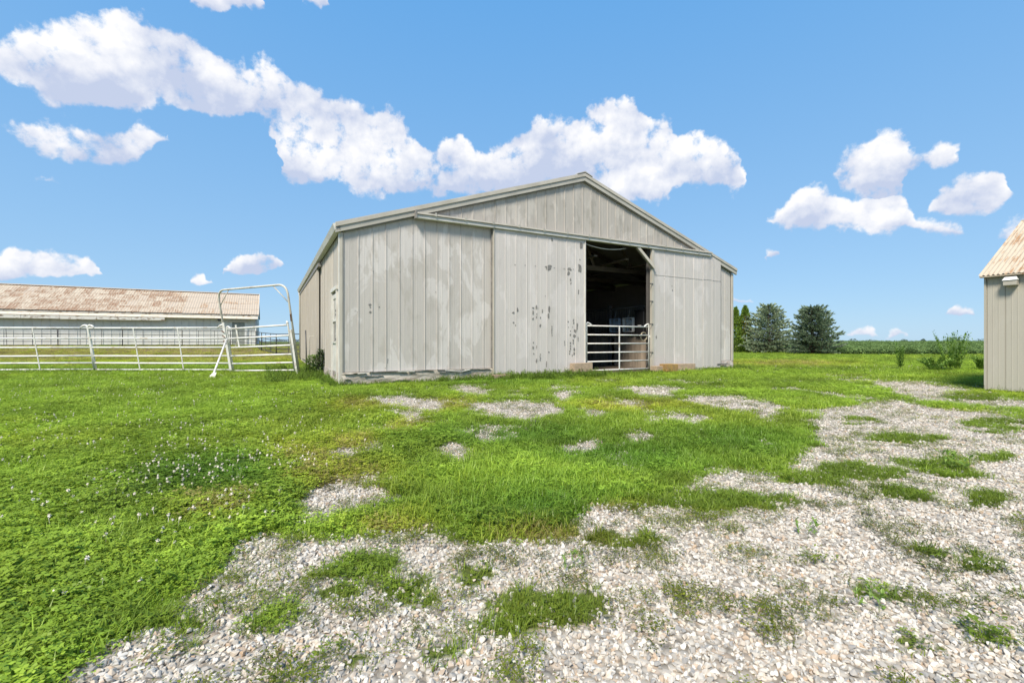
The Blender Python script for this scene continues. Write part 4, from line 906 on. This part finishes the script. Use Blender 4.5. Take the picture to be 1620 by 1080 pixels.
MB().prism([(-.06, -.10, SZ - .02), (-.06, SW_ / 2, SZ + PT * (SW_ / 2 + .1) - .02), (-.06, SW_ + .1, SZ - .02), (-.06, SW_ + .1, SZ - .06), (-.06, SW_ / 2, SZ + PT * (SW_ / 2 + .1) - .06), (-.06, -.10, SZ - .06)], (SLN + .12, 0, 0)).build('roof_deck', M['bare'], ss)
srf = bpy.data.objects['roof_deck']
sl2 = (SW_ / 2 + .14) * math.sqrt(1 + PT * PT); kx = 40
me_ = MB(); vs = []; wv = .72
for j in range(5):
    for i in range(kx + 1): vs.append((wv * i / kx, sl2 * j / 4, .011 * math.cos(i / kx * 2 * math.pi * 10) + (.006 * math.sin(i * 1.7) if j == 0 else 0)))
me_.add(vs, [(r * (kx+1) + i, r * (kx+1) + i + 1, (r+1) * (kx+1) + i + 1, (r+1) * (kx+1) + i) for r in range(4) for i in range(kx)])
q = bpy.data.meshes.new('roof_sheet'); q.from_pydata(me_.v, [], me_.f); q.update(); q.polygons.foreach_set('use_smooth', [True] * len(q.polygons)); q.materials.append(M['shedroof'])
for i in range(11):
    o = bpy.data.objects.new('roof_sheet', q); col.objects.link(o); o.parent = srf; o.location = (-.08 + i * .69, -.13, SZ - .018 + (i % 2) * .006); o.rotation_euler = (math.atan(PT), 0, 0)
mb = MB(); mb.box(-.07, 7.5, SW_ / 2 - .01, SW_ + .1, SZ, SZ + .01)
MB().prism([(-.08, SW_ / 2, SZ + PT * (SW_ / 2 + .1)), (-.08, SW_ + .12, SZ - .01), (-.08, SW_ + .12, SZ + .02), (-.08, SW_ / 2, SZ + PT * (SW_ / 2 + .1) + .03)], (SLN + .16, 0, 0)).build('rear_roof', M['shedroof'], ss)
MB().box(.62, 2.3, -.14, -.095, SZ - .055, SZ - .005).build('rusted_drip_edge', M['redrust'], ss)
MB().box(-.07, .6, -.12, -.085, SZ - .05, SZ - .022).build('drip_edge', M['shedroof'], ss)
vt = empty('vent_hood', Vector((SH[0], SH[1], 0)) - NX * .365 - UX * .0, SRZ, 'small cream box-shaped vent hood under the eave of the right shed', 'vent')
vt.location.z = 2.16
mb = MB(); h = .10
mb.add([(-h*.82, -.005, .10), (h*.82, -.005, .10), (h*.82, -.10, .10), (-h*.82, -.10, .10), (-h*1.05, -.005, .03), (h*1.05, -.005, .03), (h*1.05, -.17, .03), (-h*1.05, -.17, .03)], [(0,1,2,3),(4,7,6,5),(0,4,5,1),(1,5,6,2),(2,6,7,3),(3,7,4,0)]); bevel(mb.build('hood', M['plastic_w'], vt), .008, 2)
bevel(MB().box(-h * .93, h * .93, -.15, -.005, -.07, .028).build('body', M['shedwall'], vt), .008, 2)

# ------------------------------------------------------------------ white livestock panels
def panel(name, p0, p1, lean, label, verts, heights, group, cat='fence panel', mat=None, r=.028, z0=.0, hook=True):
    p0 = Vector((*p0, gz(*p0))); p1 = Vector((*p1, gz(*p1))); d = (p1 - p0); L_ = d.length; e = d.normalized(); nrm_ = Vector((e.y, -e.x, 0)).normalized()
    if nrm_.y > 0: nrm_ = -nrm_
    o = empty(name, p0, 0, label, cat, group); mat = mat or M['white_pipe']
    def q(s, h): return e * s + nrm_ * (h * lean) + Vector((0, 0, h + z0))
    for h in heights: MB().tube([q(.0, h) + Vector((0, 0, random.uniform(-.006, .006))), q(L_ / 2, h - random.uniform(0, .012)), q(L_, h)], r, 8).build('rail', mat, o, True)
    top = heights[-1]
    for s_, sg in ((0, 1), (L_, -1)):
        up = [q(s_, 0), q(s_, top * .5), q(s_, top + (.05 if hook else 0))]
        if hook: up += [q(s_ + sg * .05, top + .09), q(s_ + sg * .14, top + .07), q(s_ + sg * .22, top)]
        MB().tube(pipe_path(up, .03, 3) if hook else up, r * 1.15, 8).build('upright', mat, o, True)
    for s_ in verts:
        a = q(s_, heights[0]) + nrm_ * .022; b = q(s_, top) + nrm_ * .022; MB().beam(a, b, .035, .012, up=(0, 1, 0)).build('stay', mat, o)
    return o
H6 = (.07, .29, .53, .81, 1.11, 1.45)
PG = 'white livestock panels along the lawn'
panel('livestock_panel', (-18.9, 14.9), (-13.98, 15.25), .19, 'white six-rail livestock panel running off the left edge', (1.6, 3.25), H6, PG)
panel('livestock_panel', (-13.9, 15.22), (-9.28, 15.0), .19, 'white six-rail livestock panel between the leaning joint and the arch', (1.55, 3.05), H6, PG)
# arch gate
a0 = Vector((-9.17, 14.85, 0)); a1 = Vector((-6.36, 13.62, 0)); ed = (a1 - a0).normalized(); fn = Vector((ed.y, -ed.x, 0)); WA = (a1 - a0).length
if fn.y > 0: fn = -fn
ar = empty('arch_frame', a0, 0, 'tall white tube arch frame standing over the small gate', 'arch')
def q(s, h, ln=.17): return ed * s + fn * (h * ln) + Vector((0, 0, h))
def frame(ts): return MB().tube(pipe_path([q(0, 0), q(0, 2.62), q(WA, 2.66), q(WA, 0)], .34, 9), .03, 10)
frame(0).build('frame', M['worn_pipe'], ar, True)
for s_ in (.55, WA - .55):
    e0 = 0 if s_ < 1 else WA; MB().tube([q(s_, 2.63), q(e0, 2.12)], .014, 6).build('corner_brace', M['worn_pipe'], ar, True)
MB().beam(q(.02, .0), q(.02, 1.6), .07, .05, up=(0, 1, 0)).build('post_sleeve', M['white_pipe'], ar)
MB().beam(q(WA - .06, .0) + fn * .03, q(WA - .06, 1.35) + fn * .03, .06, .05, up=(0, 1, 0)).build('post_sleeve', M['white_pipe'], ar)
for z in (1.02, 1.18, 1.34): MB().tube([q(-.06, z) + fn * .04, q(.05, z - .05) + fn * .05], .016, 6).build('pin', M['rust_pin'], ar)
MB().tube([q(WA, 1.6) + fn * .02, q(WA + .02, 1.8) + fn * .03], .022, 6).build('pin', M['rust_pin'], ar)
ag = empty('walk_gate', a0 + ed * .14, 0, 'small white six-rail gate hanging inside the arch frame', 'gate'); WG = WA - .32
for i, h in enumerate((.05, .28, .53, .80, 1.09, 1.40)): MB().tube([q(0, h), q(WG, h + .09)], .026, 8).build('rail', M['white_pipe'], ag, True)
for s_, h1 in ((0, 1.40), (WG, 1.50)): MB().tube(pipe_path([q(s_, .0), q(s_, h1 + .06), q(s_ + (.1 if s_ == 0 else -.02), h1 + .08), q(s_ + (.22 if s_ == 0 else -.04), h1)], .05, 4), .024, 8).build('upright', M['white_pipe'], ag, True)
MB().beam(q(.46, .80), q(.46, 1.52), .045, .03, up=(0, 1, 0)).build('latch_bar', M['white_pipe'], ag)
MB().beam(q(.46, 1.1), q(.28, .82), .02, .02, up=(0, 1, 0)).build('latch_link', M['worn_pipe'], ag)
# prop
pz = empty('pipe_prop', (-8.3, 12.62, gz(-8.3, 12.6)), 0, 'slanted white pipe prop with a flat foot bracing the panel joint', 'prop')
tp = Vector((-9.22, 14.72, 1.10)) - pz.location
MB().tube([(0, 0, .03), tp], .028, 8).build('pipe', M['white_pipe'], pz, True)
MB().prism([(-.09, -.07, -.02), (.09, -.07, -.02), (.05, .06, .10), (-.05, .06, .10)], (0, .03, .04)).build('foot', M['worn_pipe'], pz)
# dark post and wire panel against the barn side
tp_ = MB().tube([(0, 0, -.1), (.0, 0, .7), (-.03, .02, 1.36)], .02, 7).build('steel_post', M['dark_iron'], None, True); tp_.location = (-6.42, 14.2, gz(-6.42, 14.2)); tag(tp_, 'thin dark steel post between the arch and the barn', 'post')
wp = empty('wire_panel', (-6.95, 15.6, 0), math.atan2(.6, .75), 'light wire gate panel leaning against the side of the barn', 'wire panel')
MB().tube(pipe_path([(0, 0, .3), (0, 0, 1.18), (.78, 0, 1.18), (.78, 0, .3)], .03, 3), .012, 6).build('frame', M['worn_pipe'], wp, True)
for z in (.42, .67, .92): MB().tube([(0, 0, z), (.78, 0, z)], .004, 5).build('wire', M['worn_pipe'], wp)
for x in (.26, .52): MB().tube([(x, 0, .3), (x, 0, 1.18)], .004, 5).build('wire', M['worn_pipe'], wp)
MB().tube([(.68, -.02, 0), (.66, -.02, 1.15)], .022, 6).build('stake', M['rust_pin'], wp)

# ------------------------------------------------------------------ black pipe fence behind
FP = [(-43.5, 37.2), (-39.5, 39.6), (-35.6, 41.6), (-31.6, 43.6), (-27.6, 44.6), (-24.2, 43.0), (-20.8, 37.8), (-17.2, 33.2), (-13.6, 31.5), (-10, 31)]
FL = ['black pipe fence panel in front of the left end of the rusty shed', 'second black pipe fence panel from the left along the rusty shed', 'third black pipe fence panel from the left along the rusty shed', 'fourth black pipe fence panel along the shed, left of the arch', 'black pipe fence panel seen through the left of the arch by the shed door', 'black pipe fence panel bending away from the shed corner inside the arch', 'black pipe fence panel crossing open grass in the middle of the arch', 'black pipe fence panel at the right of the arch near the barn', 'rightmost black pipe fence panel running behind the barn corner']
for i in range(len(FP) - 1):
    L_ = math.hypot(FP[i+1][0] - FP[i][0], FP[i+1][1] - FP[i][1]); kk = 3
    panel('pipe_fence', FP[i], FP[i + 1], 0 if i else .12, FL[i], [L_ * j / kk for j in range(1, kk)], (.12, .42, .74, 1.06, 1.5), 'black pipe fence panels in front of the shed', mat=M['black_pipe'], r=.028, hook=False)

# ------------------------------------------------------------------ trees
def needle_spray(mb, c, d, l, w, rr, k=5):
    d = d.normalized(); s = d.cross(Vector((0, 0, 1)));  s = s.normalized() if s.length > .01 else Vector((1, 0, 0)); t = s.cross(d)
    for i in range(k):
        a = rr.uniform(0, 6.28); dd = (d + (s * math.cos(a) + t * math.sin(a)) * rr.uniform(.2, .65)).normalized(); ss_ = dd.cross(Vector((rr.uniform(-1, 1), rr.uniform(-1, 1), rr.uniform(-1, 1)))).normalized()
        ll = l * rr.uniform(.7, 1.2); b = c + dd * ll * .4
        mb.add([c - dd * ll * .1, b + ss_ * w * .5, c + dd * ll, b - ss_ * w * .5], [(0, 1, 2), (0, 2, 3)])
def spruce(x, y, H, RR, seed, label, skew=0):
    rr = random.Random(seed); z = gz(x, y); o = empty('spruce_tree', (x, y, z), 0, label, 'tree', 'spruces at the field edge')
    mb = MB(); mb.tube([(0, 0, -.1), (.03, 0, H * .4), (0, 0, H * .95)], [.13, .09, .015], 7); mb.build('trunk', M['bark'], o, True)
    mb = MB(); br = MB(); n = 190
    for i in range(n):
        t = (i + rr.random()) / n; h = .12 + (H - .2) * t ** 1.12
        prof = (1 - t) ** .44 * (1 if t > .12 else .9) if t > .02 else .8
        L_ = RR * prof * rr.uniform(.72, 1.08) + .12
        if rr.random() < .12: L_ *= 1.12
        az = i * 2.39996 + rr.uniform(-.4, .4); out_ = Vector((math.cos(az), math.sin(az), 0)); L_ *= 1 + skew * out_.x
        rise = rr.uniform(.05, .35) + .35 * t
        p0 = Vector((0, 0, h)); pts_ = [p0 + out_ * (L_ * s_) + Vector((0, 0, L_ * (rise * s_ * s_ - .12 * s_ + .05 * math.sin(s_ * 5)))) for s_ in (0, .33, .66, 1)]
        br.tube(pts_, [.028, .02, .012, .004], 4, False)
        m_ = int(6 + L_ * 9)
        for j in range(m_):
            s_ = .22 + .78 * (j + rr.random()) / m_; f = s_ * 3; ii = min(int(f), 2); c = pts_[ii].lerp(pts_[ii + 1], f - ii)
            side = out_.cross(Vector((0, 0, 1))) * rr.uniform(-1, 1) * .30 * L_ * (1.15 - s_) 
            c = c + side + Vector((0, 0, rr.uniform(-.05, .06))); needle_spray(mb, c, out_ * .8 + side * 1.2 + Vector((0, 0, .25)), rr.uniform(.14, .26), .075, rr, 5)
    br.build('branches', M['bark'], o); mb.build('crown', M['spruce'], o)
spruce(22.3, 39.6, 4.15, 2.2, 21, 'rounded blue-green spruce beside the arborvitae, gaps low in its crown', 0)
spruce(23.75, 36.0, 3.75, 2.1, 22, 'pointed blue-green spruce at the right of the pair, by the crop field', .12)
def arbor(x, y, H, RR, seed, label, brown):
    rr = random.Random(seed); z = gz(x, y); o = empty('arborvitae', (x, y, z), 0, label, 'tree', 'arborvitae by the barn corner')
    mb = MB(); mb.tube([(0, 0, -.1), (0, 0, H * .9)], [.08, .01], 6); mb.build('trunk', M['bark'], o)
    mb = MB(); mbb = MB()
    for i in range(2400):
        t = rr.random(); h = t * H; prof = min(1, (t + .04) * 9) ** .5 * (1 - t ** 2.3) ** .8
        az = rr.uniform(0, 6.28); r_ = RR * prof * rr.uniform(.55, 1.06); c = Vector((math.cos(az) * r_, math.sin(az) * r_, h))
        d = Vector((math.cos(az) * .5, math.sin(az) * .5, 1)); bz = brown and .3 < t < .8 and math.cos(az + 1.3) > .3 and rr.random() < .55
        needle_spray(mbb if bz else mb, c, d, rr.uniform(.12, .22), .09, rr, 2)
    mb.build('crown', M['arbor'], o)
    if brown: mbb.build('browned_patch', M['arbor_brown'], o)
arbor(20.25, 41.2, 4.0, .62, 31, 'dark narrow arborvitae half hidden by the barn corner', False)
arbor(21.0, 41.0, 4.15, .66, 32, 'narrow arborvitae with a browned flank left of the spruces', True)

# ------------------------------------------------------------------ crop field, far trees
cp = []
for k in range(4):
    rr = random.Random(700 + k); mb = MB()
    for i in range(70):
        az = rr.uniform(0, 6.28); r_ = rr.random() ** .5 * .30; h = rr.uniform(.08, .62) * (1.08 - .5 * (r_ / .3) ** 2); c = Vector((r_ * math.cos(az), r_ * math.sin(az), h))
        an = rr.uniform(0, 6.28); leaflet(mb, c, (math.cos(an), math.sin(an), rr.uniform(-.7, .1)), (rr.uniform(-.3, .3), rr.uniform(-.3, .3), 1), rr.uniform(.09, .15), rr.uniform(.07, .11))
    cp.append(proto('soybean_%d' % k, mb, M['crop']))
P_ = []
yy = 34.3
while yy < 120:
    st = .42 * (1 + max(0, yy - 40) * .02); n = int((1.35 * yy + 8 - .42 * yy) / st)
    x_ = .42 * yy + st * (np.arange(n) + rng.uniform(-.3, .3, n)); P_.append(np.stack([x_, np.full(n, yy) + rng.normal(0, .06, n)], 1)); yy += .62 * (1 + max(0, yy - 40) * .02)
P_ = np.concatenate(P_); P_ = P_[(P_[:, 0] > 25.6) | (P_[:, 1] > 43.5)]; n = len(P_); s = rng.uniform(.85, 1.15, n) * (1 + .006 * np.clip(P_[:, 1] - 40, 0, 100)); t = rng.uniform(.8, 1.2, n)
cf = scatter('crop_field', proto_collection('soybean_plants', cp), np.stack([P_[:, 0], P_[:, 1], ground_z(P_[:, 0], P_[:, 1]) - .02], 1), np.stack([rng.normal(0, .1, n), rng.normal(0, .1, n), rng.uniform(0, 6.28, n)], 1), np.stack([s * 1.25, s * 1.25, s], 1), rng.integers(0, 4, n), np.stack([t, t, t], 1))
tag(cf, 'dark green leafy soybean field beyond the lawn', 'crop field', kind='stuff')
# far part of the field as one leafy sheet
mb = MB(); xs_ = np.linspace(30, 2600, 60); ys_ = np.concatenate([np.linspace(112, 300, 30), np.linspace(330, 2600, 25)])
rr = np.random.default_rng(4); vs = [(x * (y / 900 if False else 1), y, .38 + .58 + rr.uniform(-.07, .07)) for y in ys_ for x in np.linspace(.3 * y, 1.6 * y, 60)]
mb.add(vs, [(j*60+i, j*60+i+1, (j+1)*60+i+1, (j+1)*60+i) for j in range(len(ys_)-1) for i in range(59)])
cfs = mb.build('far_crop', M['weed'], None); tag(cfs, 'far part of the soybean field running to the horizon', 'crop field', kind='stuff')
rr = random.Random(44); mb = MB()
def clump(mb, x, y, w, h, rr):
    for i in range(90):
        az = rr.uniform(0, 6.28); t = rr.random(); r_ = rr.random() ** .5 * w * (1 - .6 * t * t); c = Vector((x + math.cos(az) * r_, y + math.sin(az) * r_, h * (.05 + .95 * t) * (1 - .35 * (r_ / w) ** 2) + .3))
        d1 = Vector((rr.uniform(-1, 1), rr.uniform(-1, 1), rr.uniform(-.3, 1))).normalized(); d2 = d1.cross(Vector((rr.uniform(-1, 1), rr.uniform(-1, 1), rr.uniform(-1, 1)))).normalized(); l = h * .16
        mb.add([c - d1 * l, c + d2 * l * .7, c + d1 * l, c - d2 * l * .7], [(0, 1, 2), (0, 2, 3)])
for (px, wpx, hpx) in ((1345, 8, 4.5), (1362, 10, 3.5), (1392, 7, 2.5), (1420, 5, 3), (1448, 5, 3.5), (1456, 6, 4), (1480, 4, 4.5), (1497, 14, 6.5), (1522, 12, 6.5), (1553, 10, 4.5), (1580, 14, 6), (1640, 20, 6), (1700, 16, 5), (1800, 30, 6), (1990, 30, 6)):
    Yf = 620.; xw = (px - 810) * Yf / F_PX; clump(mb, xw, Yf + rr.uniform(-30, 30), wpx * Yf / F_PX, hpx * Yf / F_PX * 1.15, rr)
for x in range(0, 60): 
    px = -300 + x * 16; Yf = 380.; clump(mb, (px - 810) * Yf / F_PX, Yf + rr.uniform(-10, 10), 12 * Yf / F_PX, rr.uniform(3.2, 5.6) * Yf / F_PX, rr)
ft = mb.build('far_treeline', M['fartree'], None); tag(ft, 'low line of distant trees on the horizon', 'treeline', kind='stuff')

# ------------------------------------------------------------------ single weeds and bushes
def tall_weed(x, y, H, seed, label, mat, n=46, w=.16, stems=3, leaf=.12):
    rr = random.Random(seed); o = empty('tall_weed', (x, y, gz(x, y)), 0, label, 'weed', 'tall weeds at the yard edge')
    st_ = MB(); lf = MB()
    for s_ in range(stems):
        az = rr.uniform(0, 6.28); tip = Vector((math.cos(az) * w, math.sin(az) * w, H * rr.uniform(.75, 1))); b0 = Vector((math.cos(az) * .04, math.sin(az) * .04, -.02)); mid = b0.lerp(tip, .5) + Vector((0, 0, .05))
        st_.tube([b0, mid, tip], [.009 * min(1, H * 1.2), .006 * min(1, H * 1.2), .0015], 5, False)
        for j in range(n):
            t = .1 + .9 * (j + rr.random()) / n; c = b0.lerp(mid, t * 2) if t < .5 else mid.lerp(tip, t * 2 - 1); an = rr.uniform(0, 6.28)
            ll = leaf * rr.uniform(.5, 1.1) * (1.15 - .55 * t); leaflet(lf, c, (math.cos(an), math.sin(an), rr.uniform(.1, 1.6)), (0, 0, 1), ll, ll * .34)
    st_.build('stem', mat, o); lf.build('leaves', mat, o); return o
k = 0
WL = [('tallest bushy weed clump in front of the crop field', 15.1, 15.7, 1.38, 7, .34), ('tall weed leaning right within the bushiest clump', 15.55, 15.9, 1.32, 6, .32), ('slim upright weed between the bushy clump and the right shed', 16.75, 15.8, 1.12, 2, .10), ('short leafy weed at the left foot of the tall clump', 14.75, 15.9, .5, 4, .22), ('low weed just right of the slim upright weed', 17.2, 15.9, .6, 4, .3), ('low weed close to the corner of the right shed', 17.9, 15.7, .75, 4, .3), ('thin dark-stemmed weed left of the tall clump', 14.0, 16.4, .95, 2, .12), ('knee-high weed spreading left of the tall clump', 14.4, 15.5, .45, 6, .4), ('low leafy weed in front of the slim upright weed', 16.6, 15.2, .4, 6, .4), ('low weed spreading toward the gravel by the right shed', 17.5, 15.3, .42, 6, .4), ('lowest weed in the gap right of the tall clump', 16.2, 15.7, .55, 5, .28)]
for i, (lb, x, y, H, stn, w) in enumerate(WL): tall_weed(x, y, H, 60 + i, lb, M['weed'], 46, w * 1.25, stn + 5, .16)
def bush(x, y, H, w, seed, label, mat, n=420, leaf=.05, cat='bush'):
    rr = random.Random(seed); o = empty('bush', (x, y, gz(x, y)), 0, label, cat); st_ = MB(); lf = MB()
    for s_ in range(12):
        az = rr.uniform(0, 6.28); st_.tube([(0, 0, -.02), (math.cos(az) * w * .6, math.sin(az) * w * .6, H * rr.uniform(.5, .95))], [.012, .004], 4, False)
    for i in range(n):
        az = rr.uniform(0, 6.28); t = rr.random() ** .8; r_ = w * rr.random() ** .5 * (1 - .55 * t); an = rr.uniform(0, 6.28)
        leaflet(lf, (math.cos(az) * r_, math.sin(az) * r_, H * t + .03), (math.cos(an), math.sin(an), rr.uniform(-.3, .7)), (0, 0, 1), leaf * rr.uniform(.7, 1.3), leaf * .6)
    st_.build('twigs', M['bark'], o); lf.build('leaves', mat, o); return o
bush(-5.75, 14.0, .72, .45, 81, 'dark leafy bush against the side wall of the barn', M['darkweed'], 1700, .075)
bush(-6.2, 14.2, .55, .35, 82, 'brighter green bush between the thin dark post and the dark bush', M['weed'], 1100, .07)
for i, (px, py, lb) in enumerate(((1510, 742, 'spiky low weed rosette in the gravel below the right shed'), (1370, 955, 'small dark weed tuft in the near gravel right of centre'), (905, 905, 'tiny upright weed sprig in the gravel near the centre'), (1275, 845, 'reddish small weed seedling in the right gravel'))):
    gx, gy = gp(px, py); tall_weed(gx, gy, .055 if i else .13, 90 + i, lb, M['weed'], 8, .05 if i else .1, 6, .035 if i else .08)
